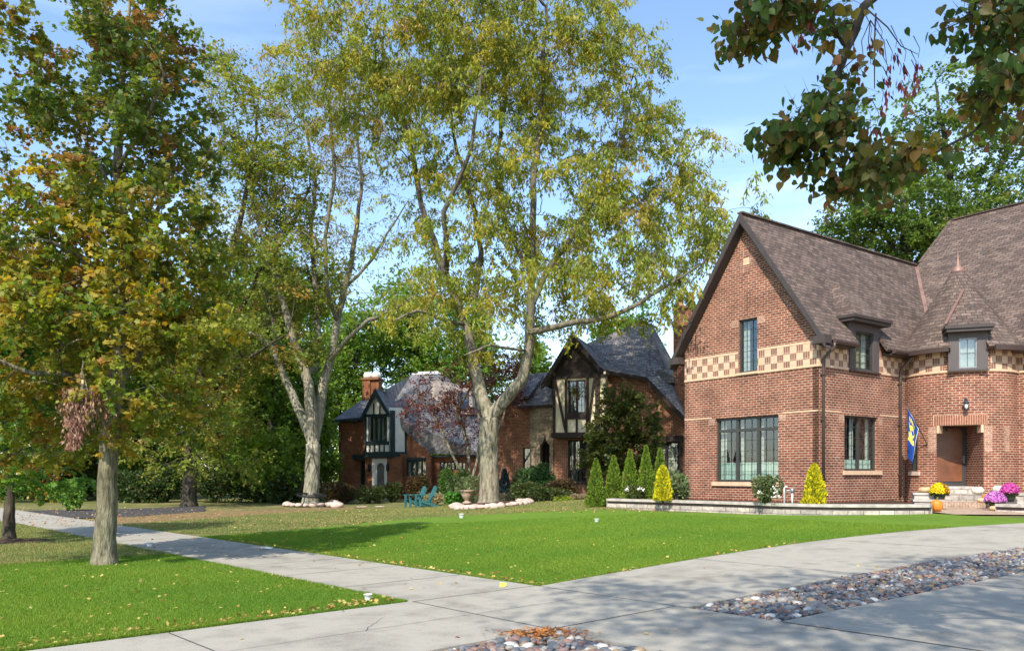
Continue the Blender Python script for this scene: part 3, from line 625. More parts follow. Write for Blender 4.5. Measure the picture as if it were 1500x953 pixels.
def tree_leaves(name, sk, root, pal, per, size, spread, shape, mat, r, droop=.2, upb=.7, hue=.5, back=.35, flat=.7, keep=None, zpal=None, nt=5, tw=.012):
    ends = np.array([sk.p[e] for e in sk.ends]); par = np.array([sk.p[sk.par[e]] for e in sk.ends])
    if keep is not None:
        m = r.uniform(size=len(ends)) < keep; ends, par = ends[m], par[m]
    n = len(ends); t = r.uniform(0, 1, (n, per, 1)); base = ends[:, None, :] + (par - ends)[:, None, :] * t * back * 2
    # short twigs fan out from every branch end; the leaves sit along them
    ctr = ends.mean(0); outw = nrm(ends - ctr)
    td = r.normal(0, 1, (n, nt, 3)) + outw[:, None, :] * .5; td[:, :, 2] = td[:, :, 2] * flat - droop * .55; td /= np.linalg.norm(td, axis=2, keepdims=True)
    tl = spread * r.uniform(1.3, 2.9, (n, nt, 1)); t0 = ends[:, None, :] + (par - ends)[:, None, :] * r.uniform(0, back * 2, (n, nt, 1))
    q = r.integers(0, nt, (n, per)); ii = np.arange(n)[:, None]; al = r.uniform(.12, 1.0, (n, per, 1)) ** .8
    pos = t0[ii, q] + td[ii, q] * tl[ii, q] * al + r.normal(0, spread * .17, (n, per, 3)); pos[:, :, 2] -= (al[:, :, 0] ** 2) * spread * droop * .8
    pos = pos.reshape(-1, 3); N_ = n * per
    m_ = n * nt; foliage('twigs', t0.reshape(-1, 3), tl.reshape(-1), td.reshape(-1, 3), r.normal(0, 1, (m_, 3)), pick(palette((1, (.10, .085, .06)), (1, (.16, .14, .10))), m_, r), 'blade', M['dead'], root, width=np.full(m_, tw), kind='stuff')
    cc = pick(pal, n, r, .15); ci = pick(pal, N_, r).reshape(n, per, 3)
    if zpal is not None:
        c2 = pick(zpal[0], n, r, .15); ci2 = pick(zpal[0], N_, r).reshape(n, per, 3); f = np.clip((ends[:, 2] - zpal[1]) / (zpal[2] - zpal[1]) + r.normal(0, .15, n), 0, 1); sel = r.uniform(size=n) < f
        cc[sel] = c2[sel]; ci[sel] = ci2[sel]
    col = (cc[:, None, :] * hue + ci * (1 - hue)).reshape(-1, 3)
    d = r.normal(0, 1, (N_, 3)); d[:, 2] = d[:, 2] * .5 - droop * 2; u = r.normal(0, 1, (N_, 3)) * (1 - upb) ; u[:, 2] += upb; u += r.normal(0, .25, (N_, 3))
    return foliage(name, pos, size * r.uniform(.6, 1.25, N_), d, u, col, shape, mat, root)

# ============================================================ HOUSES
def window(fr, s0, s1, z0, z1, d, parent, cols=3, lights=3, rows=4, transom=None, fw=.06, curtain=None, drapes=(), mat='frame', cmat='curtain', grille=True, gbar=.014, room=True):
    """frame with mullions; children: pane, glazing_bars, curtain"""
    mb = MB(); e = .002
    mb.box(fr, s0, s1, d, d + .09, z0, z0 + fw); mb.box(fr, s0, s1, d, d + .09, z1 - fw, z1)
    mb.box(fr, s0, s0 + fw, d + e, d + .09, z0 + fw, z1 - fw); mb.box(fr, s1 - fw, s1, d + e, d + .09, z0 + fw, z1 - fw)
    W_ = (s1 - s0) / cols
    for i in range(1, cols): mb.box(fr, s0 + W_ * i - fw * .75, s0 + W_ * i + fw * .75, d + .004, d + .085, z0 + fw, z1 - fw)
    if transom: mb.box(fr, s0 + fw, s1 - fw, d + .008, d + .08, transom - fw * .7, transom + fw * .7)
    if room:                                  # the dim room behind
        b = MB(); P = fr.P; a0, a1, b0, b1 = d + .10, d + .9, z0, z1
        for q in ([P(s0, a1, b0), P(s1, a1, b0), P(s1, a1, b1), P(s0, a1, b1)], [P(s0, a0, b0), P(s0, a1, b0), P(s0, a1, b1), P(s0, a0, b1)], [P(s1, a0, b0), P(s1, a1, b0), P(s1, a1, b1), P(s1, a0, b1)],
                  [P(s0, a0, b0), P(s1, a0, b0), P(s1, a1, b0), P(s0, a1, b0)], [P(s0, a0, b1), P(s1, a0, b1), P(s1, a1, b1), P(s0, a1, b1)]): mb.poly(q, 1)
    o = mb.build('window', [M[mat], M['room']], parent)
    p = MB(); p.poly([fr.P(s0 + fw, d + .055, z0 + fw), fr.P(s1 - fw, d + .055, z0 + fw), fr.P(s1 - fw, d + .055, z1 - fw), fr.P(s0 + fw, d + .055, z1 - fw)]); p.build('pane', M['glass'], o)
    if grille:
        g = MB(); n = cols * lights
        for i in range(1, n):
            if i % lights: x = s0 + (s1 - s0) * i / n; g.box(fr, x - gbar / 2, x + gbar / 2, d + .038, d + .05, z0 + fw, z1 - fw)
        zt = transom or z1
        for j in range(1, rows): z = z0 + (zt - z0) * j / rows; g.box(fr, s0 + fw, s1 - fw, d + .036, d + .05, z - gbar / 2, z + gbar / 2)
        g.build('glazing_bars', M['lead'], o)
    if curtain or drapes:
        c = MB()
        def cloth(a, b, za, zb, m, n=24, dd=.13):
            pr = None
            for i in range(n + 1):
                x = a + (b - a) * i / n; dp = d + dd + .018 * math.sin(i * 1.9) + .01 * math.sin(i * .7)
                cur = (fr.P(x, dp, za), fr.P(x, dp, zb))
                if pr: c.poly([pr[0], cur[0], cur[1], pr[1]], m, True)
                pr = cur
        if curtain: cloth(s0 + fw, s1 - fw, z0 + .02, curtain, 0, 60)
        for (a, b, m) in drapes: cloth(s0 + (s1 - s0) * a, s0 + (s1 - s0) * b, z0 + .03, z1 - .02, m, 14, .19)
        c.build('curtain', [M[cmat], M['drape'], M['tan_drape']], o)
    return o
def slab(mb, pts, th=.10, m=0):
    pts = [Vector(p) for p in pts]; n = (pts[1] - pts[0]).cross(pts[2] - pts[0]).normalized()
    if n.z < 0: n = -n
    mb.prism(pts, -n * th, m)

# ---------- the brick house on the right
C0 = (9.53, 25.0); U = (.807, .59); V = (.59, -.807)
def H(a, b, z): return Vector((C0[0] + a * U[0] + b * V[0], C0[1] + a * U[1] + b * V[1], z))
house = thing('brick_house', 'red brick house with steep brown gabled roof, round entrance turret and checkered cream brick band', 'house', H(0, 0, .5))
GW = Fr(C0, V, U); RW = Fr(C0, U, (-V[0], -V[1]))
IC = H(6.87, 0, 0); MF = Fr((IC.x, IC.y), V, U)
def gz(px, py): return GW.z(px, py)
# front gable wall
b0, b1, bt = -5.46, 0.0, 6.18
w1 = (GW.s(1048), GW.s(1140), 1.36, 3.56); w2 = (GW.s(1082), GW.s(1109), 5.06, 6.86)
mb = MB(); mb.wall(GW, [(b0, .4), (b1 - .01, .4), (b1 - .01, bt), (-2.73, 10.12), (b0, bt)], [w1, w2])
mb.build('gable_wall', M['brick'], house)
w3 = (RW.s(1237), RW.s(1285.5), 1.74, 3.52); dw = (RW.s(1252), RW.s(1278), 5.04, 6.28)
mb = MB(); mb.wall(RW, [(0, .4), (6.9, .4), (6.9, 5.95), (dw[1], 5.95), (dw[1], 5.04), (dw[0], 5.04), (dw[0], 5.95), (0, 5.95)], [w3])
mb.build('side_wall', M['brick'], house)
mb = MB(); mb.wall(MF, [(0, .4), (13, .4), (13, 5.75), (0, 5.75)], [(4.2, 6.2, 1.8, 3.6), (9, 11, 1.8, 3.6)])
mb.build('facade_wall', M['brick'], house)
window(MF, 4.2, 6.2, 1.8, 3.6, .1, house, 2, 3, 4); window(MF, 9, 11, 1.8, 3.6, .1, house, 2, 3, 4)
mb = MB(); LW = Fr((H(0, b0, 0).x, H(0, b0, 0).y), (-U[0], -U[1]), (V[0], V[1]))
mb.wall(LW, [(-13, .4), (0, .4), (0, 6.1), (-13, 6.1)]); mb.build('rear_side_wall', M['brick'], house)
# checkered band, string courses, lintels
mb = MB()
def band(fr, a, b, z0, z1, m=0, pr=.004):
    mb.box(fr, a, b, -pr, .05, z0, z1, m)
zb0, zb1 = 5.0, 5.72
for fr_, a, b in ((GW, b0, w2[0] - .02), (GW, w2[1] + .02, 0.0), (RW, .004, 1.62), (RW, 3.42, 5.2), (MF, 1.8, 13)): mb = MB(); band(fr_, a, b, zb0 + .04, zb1); mb.build('checker_band', M['checker'], house)
for nm_, fr, a, b, za_, zb_2, pr_ in [('stone_string_course', fr_, a, b, zb0 - .03, zb0 + .038, .028) for fr_, a, b in ((GW, b0, .03), (RW, -.03, 5.2), (MF, 1.8, 13))] + [('stone_string_course', GW, a, b, zb1 + .002, zb1 + .075, .012) for a, b in ((b0, w2[0] - .02), (w2[1] + .02, -.02))] + \
    [('stone_string_course', fr_, a, b, 3.575, 3.625, .012) for fr_, a, b in ((GW, b0, w1[0] - .16), (GW, w1[1] + .16, .012), (RW, -.012, w3[0] - .16), (RW, w3[1] + .16, 5.2))] + \
    [('window_sill', GW, w1[0] - .12, w1[1] + .10, 1.22, 1.355, .07), ('window_sill', RW, w3[0] - .10, w3[1] + .18, 1.60, 1.735, .07), ('window_sill', GW, w2[0] - .05, w2[1] + .05, 4.98, 5.055, .06)]:
    mb = MB(); band(fr, a, b, za_, zb_2, 0, pr_); mb.build(nm_, M['cream_brick'], house)
mb = MB()
s_ = -2.73; zc = 8.80                         # little cross of panels in the gable
band(GW, s_ - .12, s_ + .12, zc - .12, zc + .12, 0, .012)
mb.build('gable_ornament_centre', M['cream_brick'], house)
mb = MB()
for dx, dz in ((-.28, 0), (.28, 0), (0, .28), (0, -.28)): band(GW, s_ + dx - .12, s_ + dx + .12, zc + dz - .12, zc + dz + .12, 0, .010)
for k in range(5):
    for dx, dz in ((-.28, 0), (.28, 0), (0, .28), (0, -.28)):
        if k % 2 == 0: mb.box(GW, s_ + dx - .13 + .052 * k, s_ + dx - .13 + .052 * (k + 1) - .012, -.018, .01, zc + dz - .12, zc + dz + .12)
mb.build('gable_ornament', [M['soldier'], M['cream_brick']], house)
sbm = m_brick('salmon brick', (.42, .22, .14), (.34, .17, .11), (.52, .40, .31))
for fr, w_ in ((GW, w1), (RW, w3), (GW, w2)):
    for xa, xb in ((w_[0] - .30, w_[0] - .02), (w_[1] + .02, w_[1] + .30)): mb = MB(); band(fr, xa, xb, w_[3] - .22, w_[3] + .0, 0, .005); mb.build('corner_bricks', sbm, house)
# windows
window(GW, *w1[:2], w1[2], w1[3], .10, house, 3, 3, 5, transom=3.12, fw=.075, curtain=2.02, drapes=((.0, .10, 1), (.34, .385, 1), (.66, .70, 1)))
window(GW, *w2[:2], w2[2], w2[3], .08, house, 1, 3, 5, fw=.055, drapes=((.02, .34, 1),))
window(RW, *w3[:2], w3[2], w3[3], .10, house, 2, 3, 5, fw=.06, curtain=2.10, drapes=((.38, .50, 1), (.86, .98, 1)))
# wing roof: steep gable with overhanging rake boards
zr, sl_ = 10.36, 1.48
mb = MB()
for a_, b_, o_ in ((-.34, 1.66, .38), (1.66, 3.38, -.17), (3.38, 12.5, .38)): slab(mb, [H(a_, -2.73, zr), H(b_, -2.73, zr), H(b_, o_, zr - sl_ * (o_ + 2.73)), H(a_, o_, zr - sl_ * (o_ + 2.73))], .1)
slab(mb, [H(-.34, -2.73, zr), H(12.5, -2.73, zr), H(12.5, -5.84, zr - sl_ * 3.11), H(-.34, -5.84, zr - sl_ * 3.11)], .1)
mb.build('wing_roof', M['shingle'], house)
mb = MB()
for sg in (1, -1):
    A = H(-.36, -2.73, zr + .02); B = H(-.36, -2.73 + sg * 3.16, zr - sl_ * 3.16 + .02)
    dn = Vector((0, 0, -.36)); mb.prism([A, B, B + dn * .72, A + dn], Vector((U[0], U[1], 0)) * .05)
    mb.prism([A + Vector((0, 0, -.30)), B + Vector((0, 0, -.22)), B + Vector((0, 0, -.26)), A + Vector((0, 0, -.36))], Vector((U[0], U[1], 0)) * .38)
# boxed eave ends at the two front corners
mb.box(GW, .02, .42, -.37, .02, 5.62, 5.86); mb.box(GW, -5.88, -5.44, -.37, .02, 5.62, 5.86)
mb.build('rake_board', M['trim'], house)
mb = MB()
def gutter(mb, fr, a, b, d, z):
    P = fr.P; prof = [(-.0, .10), (-.13, .10), (-.13, .04), (-.09, -.02), (0, -.02)]
    mb.prism([P(a, d + x, z + y) for x, y in prof], fr.ex * (b - a))
for ga in ((RW, .15, 1.45, -.38, 5.66), (RW, 3.6, 5.15, -.38, 5.66), (MF, 1.7, 13, -.42, 5.62), (LW, -13, .3, -.38, 5.66)): mb = MB(); gutter(mb, *ga); mb.build('gutter', M['gutter'], house)
for fr_, xa, xb in ((RW, .0, 1.45), (RW, 3.6, 5.3), (MF, 1.7, 13)): mb = MB(); mb.box(fr_, xa, xb, -.36, .0, 5.61, 5.65); mb.build('soffit', M['trim'], house)
def spout(fr, s_, zt, dg=-.40):
    mb = MB(); P = fr.P
    mb.tube([P(s_, dg - .05, zt), P(s_, dg - .05, zt - .12), P(s_, -.10, zt - .42), P(s_, -.07, zt - .55), P(s_, -.07, .85)], .048, 8)
    for z in (1.6, 3.3, 4.7): mb.box(fr, s_ - .07, s_ + .07, -.135, .004, z, z + .03)
    mb.build('downspout', M['gutter'], house)
spout(RW, .13, 5.66); spout(RW, 4.70, 5.66); spout(MF, 2.05, 5.62)
# dormer breaking the eave on the side wall
def dormer(fr, s0, s1, z0, ztop, w_, cap0, cap1, apex_z, apex_d, parent, depth=1.8, dfr=-.04):
    root = MB(); root.wall(fr, [(s0, z0), (s1, z0), (s1, ztop), (s0, ztop)], [w_], d0=dfr, th=depth)
    o = root.build('dormer', M['trim_lt'], parent)
    mb = MB(); mb.box(fr, cap0, cap1, dfr - .28, dfr + depth, ztop, ztop + .10); mb.box(fr, cap0 - .05, cap1 + .05, dfr - .33, dfr + depth + .1, ztop + .103, ztop + .20)
    mb.build('cornice', M['trim'], o)
    mb = MB(); mb.box(fr, s0 - .03, s1 + .03, dfr - .05, dfr + .02, z0 - .05, z0 - .001); mb.build('dormer_sill', M['trim'], o)
    c = (s0 + s1) / 2; zb = ztop + .203; P = fr.P; d0 = dfr - .30; r = MB(); far = apex_d + 3.0
    slab(r, [P(cap0 - .02, d0, zb), P(cap1 + .02, d0, zb), P(c, apex_d, apex_z)], .05)
    slab(r, [P(cap1 + .02, d0, zb), P(cap1 + .02, far, zb), P(c, far, apex_z), P(c, apex_d, apex_z)], .05)
    slab(r, [P(cap0 - .02, d0, zb), P(cap0 - .02, far, zb), P(c, far, apex_z), P(c, apex_d, apex_z)], .05)
    r.build('dormer_roof', M['shingle'], o)
    return o
dm = dormer(RW, 1.64, 3.40, 5.0, 6.52, dw, 1.40, 3.62, 8.05, .9, house, depth=.9)
window(RW, dw[0], dw[1], dw[2], dw[3], 0.0, house, 1, 3, 5, fw=.05, drapes=((.30, .62, 2), (.64, .95, 1)))
# main roof behind, hipped at its left end
re_, ms_ = 13.4, .985
zrm = 5.72 + (re_ - 6.45) * ms_
mb = MB()
slab(mb, [H(6.45, 13.5, 5.72), H(6.45, -3.3, 5.72), H(re_, -2.3, zrm), H(re_, 13.5, zrm)], .12)
slab(mb, [H(20.35, -3.3, 5.72), H(20.35, 13.5, 5.72), H(re_, 13.5, zrm), H(re_, -2.3, zrm)], .12)
slab(mb, [H(6.45, -3.3, 5.72), H(20.35, -3.3, 5.72), H(re_, -2.3, zrm)], .12)
mb.build('main_roof', M['shingle'], house)
mb = MB(); BB = Fr(tuple(H(20.2, 0, 0))[:2], V, (-U[0], -U[1])); mb.wall(BB, [(-3.1, .4), (13, .4), (13, 5.75), (-3.1, 5.75)]); EB = Fr(tuple(H(0, 13, 0))[:2], U, (-V[0], -V[1])); mb.wall(EB, [(6.9, .4), (20.2, .4), (20.2, 5.75), (13.4, 12.4), (6.9, 5.75)]); mb.build('back_wall', M['brick'], house)
mb = MB()                                     # copper valley and ridge caps
def val(z):                                   # meeting line of the wing roof and the main roof
    b = -2.73 + (zr - z) / sl_; a = 6.45 + (z - 5.72) / ms_; return H(a, b, z + .03)
mb.bar(val(10.25), val(6.7), .16, .03)
mb.build('valley_flashing', M['copper'], house)
mb = MB(); mb.bar(H(-.36, -2.73, zr + .02), H(11.2, -2.73, zr + .02), .2, .06); mb.bar(H(re_, -2.3, zrm + .02), H(re_, 13.4, zrm + .02), .22, .06); mb.bar(H(re_, -2.3, zrm + .02), H(11.3, -2.62, 10.5), .16, .05)
mb.build('ridge_cap', M['shingle'], house)
# dark ledge of a further dormer at the right edge of the main roof
dm2 = dormer(MF, 3.9, 5.5, 5.0, 6.5, (4.2, 5.2, 5.2, 6.2), 3.6, 5.8, 7.9, .9, house, depth=1.2)
window(MF, 4.2, 5.2, 5.2, 6.2, .0, house, 1, 3, 3)

# ---------- round turret in the corner
TC = Vector((15.5, 28.0, 0)); TR = 1.8
def tp(deg, z, r=TR): a = R(deg); return Vector((TC.x - r * math.sin(a), TC.y - r * math.cos(a), z))
def tuv(deg, z): return (-TR * R(deg), z)
def ring_wall(name, mat, a0, a1, z0, z1, r=TR, holes=(), step=2.5, thick=0, off=0):
    mb = MB(); cuts = sorted({a0, a1} | {h[0] for h in holes} | {h[1] for h in holes} | set(np.arange(a0, a1, step))); zc_ = sorted({z0, z1} | {h[2] for h in holes if z0 < h[2] < z1} | {h[3] for h in holes if z0 < h[3] < z1})
    for i in range(len(cuts) - 1):
        for j in range(len(zc_) - 1):
            p, q = cuts[i], cuts[i + 1]; ma, mz = (p + q) / 2, (zc_[j] + zc_[j + 1]) / 2
            if any(h[0] < ma < h[1] and h[2] < mz < h[3] for h in holes): continue
            mb.poly([tp(q, zc_[j], r), tp(p, zc_[j], r), tp(p, zc_[j + 1], r), tp(q, zc_[j + 1], r)], 0, True, [tuv(q, zc_[j]), tuv(p, zc_[j]), tuv(p, zc_[j + 1]), tuv(q, zc_[j + 1])])
    if thick:
        for i in range(len(cuts) - 1):
            p, q = cuts[i], cuts[i + 1]
            for z in (z0, z1): mb.poly([tp(q, z, r), tp(p, z, r), tp(p, z, r - thick), tp(q, z, r - thick)])
    return mb
door_h = (5, 49, .3, 3.24); slit = (71, 79, 1.72, 3.3); dwin = (-2, 42, 5.0, 6.4)
ring = ring_wall('turret_wall', None, -95, 125, .4, 5.72, holes=[door_h, slit, (6, 34, 5.06, 6.0)])
edv = Vector((.153, .988, 0)); exv = Vector((.988, -.153, 0))
RO = (tp(5, 0) + tp(49, 0)) / 2; RF = Fr((RO.x, RO.y), exv, edv)   # recess frame
lj = (tp(49, 0) - RO).dot(exv); rj = (tp(5, 0) - RO).dot(exv); BD = 1.25
def recess_wall(p0, deg_pt, s_):
    a = deg_pt; b = RF.P(s_, BD, 0)
    ring.poly([Vector((a.x, a.y, .3)), Vector((b.x, b.y, .3)), Vector((b.x, b.y, 3.24)), Vector((a.x, a.y, 3.24))])
recess_wall(0, tp(49, 0), lj); recess_wall(0, tp(5, 0), rj)
c1, c2, c3, c4 = tp(49, 3.24), tp(5, 3.24), RF.P(rj, BD, 3.24), RF.P(lj, BD, 3.24); ring.poly([c1, c2, c3, c4])
ring.poly([RF.P(lj, BD, .3), RF.P(rj, BD, .3), RF.P(rj, BD, 3.3), RF.P(lj, BD, 3.3)])
ring.build('turret_wall', M['brick'], house)
mb = MB()                                     # slit window in the turret
SF = Fr(tuple(tp(75, 0))[:2], (math.cos(R(75)), -math.sin(R(75))), (math.sin(R(75)), math.cos(R(75))))
for a, b, c_, d_ in ((-.13, .13, 1.72, 3.3),): mb.box(SF, a, b, .12, .16, c_, d_); mb.box(SF, a - .002, a + .03, .02, .12, c_, d_); mb.box(SF, b - .03, b + .002, .02, .12, c_, d_)
mb.build('slit_window', M['frame'], house)
mb = MB(); mb.box(SF, -.24, .24, -.05, .1, 1.58, 1.715); mb.build('slit_sill', M['sill'], house)
ring_wall('', None, -70, 92, zb0 + .04, 5.70, TR + .005, holes=[(dwin[0], dwin[1], 4, 7)], thick=.03).build('turret_band', M['checker'], house)
ring_wall('', None, -72, 100, zb0 - .03, zb0 + .038, TR + .03, holes=[], thick=.06).build('turret_string_course', M['cream_brick'], house)
mb = MB()                                     # soldier bricks over the doorway, corbels
n = 22
for k in range(n):
    a0, a1 = 2 + (52 - 2) * k / n, 2 + (52 - 2) * (k + 1) / n - .45
    mb.hexa([tp(a1, 3.24, TR + .012), tp(a0, 3.24, TR + .012), tp(a0, 3.56, TR + .012), tp(a1, 3.56, TR + .012)], [tp(a1, 3.24, TR - .2), tp(a0, 3.24, TR - .2), tp(a0, 3.56, TR - .2), tp(a1, 3.56, TR - .2)])
mb.build('soldier_course', m_plain('soldier bricks', (.25, .10, .065), .85, var=.35, scale=14), house)
ring_wall('', None, 1.5, 52.5, 3.23, 3.57, TR + .004).build('lintel_mortar', M['cream_brick'], house)
mb = MB()
for a0, a1, dg in ((46.5, 49, 1), (5, 7.5, -1)):
    mb = MB(); mb.hexa([tp(a1, 2.98, TR + .004), tp(a0, 2.98, TR + .004), tp(a0, 3.236, TR + .004), tp(a1, 3.236, TR + .004)], [tp(a1, 2.98, TR - .3), tp(a0, 2.98, TR - .3), tp(a0, 3.236, TR - .3), tp(a1, 3.236, TR - .3)])
    mb.build('corbel', M['cream_brick'], house)
# paler patches of brick either side of the opening
for a0, a1 in ((-4, 4.4), (49.6, 58), (-26, -18)):
    ring_wall('', None, a0, a1, 2.35, 3.2, TR + .004).build('pale_brick_pier', bpy.data.materials['salmon brick'], house)
# front door
mb = MB(); dz0 = 1.22
mb.box(RF, lj + .02, rj - .02, BD - .10, BD - .02, dz0, 3.22)
door = mb.build('door', M['door_frame'], house)
mb = MB(); mb.box(RF, lj + .10, rj - .16, BD - .13, BD - .103, dz0 + .16, 3.10)
for k in range(2):
    for j in range(3): mb.box(RF, lj + .16 + k * .50, lj + .56 + k * .50, BD - .137, BD - .1305, dz0 + .24 + j * .62, dz0 + .74 + j * .62)
mb.build('door_leaf', M['door'], door)
mb = MB(); mb.tube([RF.P(rj - .10, BD - .12, 2.12), RF.P(rj - .10, BD - .19, 2.12), RF.P(rj - .2, BD - .19, 2.12)], .016, 6); mb.box(RF, rj - .13, rj - .07, BD - .125, BD - .101, 2.0, 2.25); mb.build('handle', M['metalgrey'], door)
# turret roof
prof = [(2.12, 5.74), (1.72, 6.22), (1.36, 6.76), (.95, 7.42), (.55, 8.08), (.17, 8.72)]
mb = MB(); n = 72
for (r0, z0), (r1, z1) in zip(prof, prof[1:]):
    for k in range(n):
        a0, a1 = 360 * k / n, 360 * (k + 1) / n
        if z0 < 6.2 and 5 < (a0 + a1) / 2 < 35: continue
        l0 = math.hypot(r0 - 2.12, z0 - 5.7) ; l1 = math.hypot(r1 - 2.12, z1 - 5.7)
        mb.poly([tp(a1, z0, r0), tp(a0, z0, r0), tp(a0, z1, r1), tp(a1, z1, r1)], 0, True, [(-R(a1) * 1.9, l0), (-R(a0) * 1.9, l0), (-R(a0) * 1.9, l1), (-R(a1) * 1.9, l1)])
for k in range(n):
    a0, a1 = 360 * k / n, 360 * (k + 1) / n
    if 5 < (a0 + a1) / 2 < 35: continue
    mb.poly([tp(a0, 5.74, 2.12), tp(a1, 5.74, 2.12), tp(a1, 5.66, 2.0), tp(a0, 5.66, 2.0)]); mb.poly([tp(a0, 5.66, 2.0), tp(a1, 5.66, 2.0), tp(a1, 5.66, 1.7), tp(a0, 5.66, 1.7)])
tr_ = mb.build('turret_roof', M['shingle'], house)
mb = MB(); mb.lathe([(.26, 8.55), (.20, 8.72), (.10, 8.84), (.055, 8.98), (.03, 9.12), (.008, 9.42)], (TC.x, TC.y, 0), 12); mb.build('finial', M['copper'], tr_)
for a_r in (range(-72, 0, 4), range(36, 112, 4)):
  mb = MB()
  for a_ in a_r:
    mb.hexa([tp(a_ + 4, 5.62, 2.20), tp(a_, 5.62, 2.20), tp(a_, 5.77, 2.23), tp(a_ + 4, 5.77, 2.23)], [tp(a_ + 4, 5.62, 2.08), tp(a_, 5.62, 2.08), tp(a_, 5.77, 2.10), tp(a_ + 4, 5.77, 2.10)])
  mb.build('turret_gutter', M['gutter'], house)
TO = tp(20, 0, TR + .02); TF = Fr((TO.x, TO.y), (.94, -.342), (.342, .94))
td = dormer(TF, -.575, .575, 5.02, 6.24, (-.26, .26, 5.08, 6.06), -.66, .66, 7.75, .85, house, depth=.7)
window(TF, -.26, .26, 5.08, 6.06, .0, house, 1, 2, 2, fw=.04, mat='metalgrey', drapes=((.02, .98, 1),))
mb = MB(); mb.bar(TF.P(-.70, -.32, 6.50), TF.P(0, .85, 7.80), .09, .03); mb.build('hip_flashing', M['copper'], td)
# lantern over the door
LF = Fr(tuple(tp(22, 0))[:2], (math.cos(R(22)), -math.sin(R(22))), (math.sin(R(22)), math.cos(R(22))))
mb = MB(); P = LF.P
mb.box(LF, -.05, .05, -.02, .01, 3.86, 4.10); mb.tube([P(0, -.02, 4.02), P(0, -.14, 4.08), P(0, -.15, 4.02)], .014, 6)
mb.lathe([(.02, .30), (.10, .24), (.11, .21)], P(0, -.15, 3.72), 8); mb.lathe([(.05, -.02), (.08, 0), (.08, .02)], P(0, -.15, 3.72), 8)
for k in range(4): a = k * math.pi / 2 + .4; q = P(0, -.15, 3.72) + Vector((math.cos(a) * .085, math.sin(a) * .085, 0)); mb.tube([q, q + Vector((0, 0, .22))], .007, 4)
ln = mb.build('wall_lantern', M['lantern'], house)
mb = MB(); mb.lathe([(.045, .02), (.06, .1), (.05, .2)], P(0, -.15, 3.72), 8); mb.build('lamp_glass', M['milk'], ln)
# steps up to the door
mb = MB(); mb.box(RF, lj - .0, rj, -.12, BD, .4, dz0 - .002); mb.build('threshold', M['limestone'], house); mb = MB(); mb.box(TF, -1.25, 1.15, -.75, .25, .4, .99); mb.build('doorstep', M['limestone'], house)
mb = MB(); mb.box(TF, -1.6, 1.5, -1.25, -.75, .4, .76); mb.build('brick_step', m_brick('tan brick edging', (.46, .33, .24), (.38, .27, .2), (.30, .23, .18), bw=.08, bh=.2, off=0), house)

# ---------- raised planting bed in front of the house
WZ = .78
pl = [(3.3, 28.0), (5.3, 26.1), (7.0, 24.25), (7.75, 23.1), (9.0, 22.45), (10.4, 22.3), (11.55, 22.35), (11.75, 22.6)]
def bed_wall(name, pts, label):
    root = thing(name, label, 'wall', (pts[0][0], pts[0][1], .3))
    def strip(off0, off1, z0, z1, mat, nm, ground=False):
        mb = MB(); L = []
        dense = []
        for i in range(len(pts) - 1):
            for k in range(8): t = k / 8; dense.append(Vector(pts[i]).lerp(Vector(pts[i + 1]), t))
        dense.append(Vector(pts[-1]))
        for i, p in enumerate(dense):
            a = dense[max(i - 1, 0)]; b = dense[min(i + 1, len(dense) - 1)]; d = (b - a).normalized(); nn = Vector((d.y, -d.x))
            L.append((p + nn * off1, p + nn * off0, d))
        run = 0
        for i in range(len(L) - 1):
            (o0, i0, _), (o1, i1, _) = L[i], L[i + 1]; g = (o1 - o0).length
            za = z0 if not ground else float(ter(o0.x, o0.y)) - .05
            v = lambda p, z: Vector((p.x, p.y, z))
            mb.poly([v(o0, za), v(o1, za), v(o1, z1), v(o0, z1)], 0, False, [(run, za), (run + g, za), (run + g, z1), (run, z1)])
            mb.poly([v(o0, z1), v(o1, z1), v(i1, z1), v(i0, z1)]); mb.poly([v(i0, za), v(i1, za), v(i1, z1), v(i0, z1)][::-1]); mb.poly([v(o0, za), v(o1, za), v(i1, za), v(i0, za)][::-1])
            run += g
        for o_, i_, _ in (L[0], L[-1]): za = .2; mb.poly([v(o_, za), v(i_, za), v(i_, z1), v(o_, z1)])
        mb.build(nm, mat, root)
    strip(-.25, 0, .2, .605, M['limestone'], 'stone_blocks', True)
    strip(-.25, -.045, .607, .695, M['dark_course'], 'brown_course')
    strip(-.30, .035, .697, WZ, M['cap'], 'cap_stones')
    return root
bed_wall('retaining_wall', pl, 'low pale limestone retaining wall with flat cap curving in front of the brick house')
bed_wall('retaining_wall', [(13.75, 22.9), (14.1, 22.3), (15.4, 21.6), (18.5, 19.8)], 'low dark capped stone wall at right of the front steps')
sm = MB(); inner = [Vector((p[0], p[1], WZ - .05)) for p in pl]
hl = [H(-.0, b_, WZ - .05) for b_ in (-7.2, -5.46, -4, -2.5, -1, 0)] + [H(a_, 0, WZ - .05) for a_ in (2.5, 4.4)]
for i in range(7): sm.poly([inner[i], inner[i + 1], hl[i + 1], hl[i]])
tag(sm.build('planting_bed', M['soil']), kind='structure')

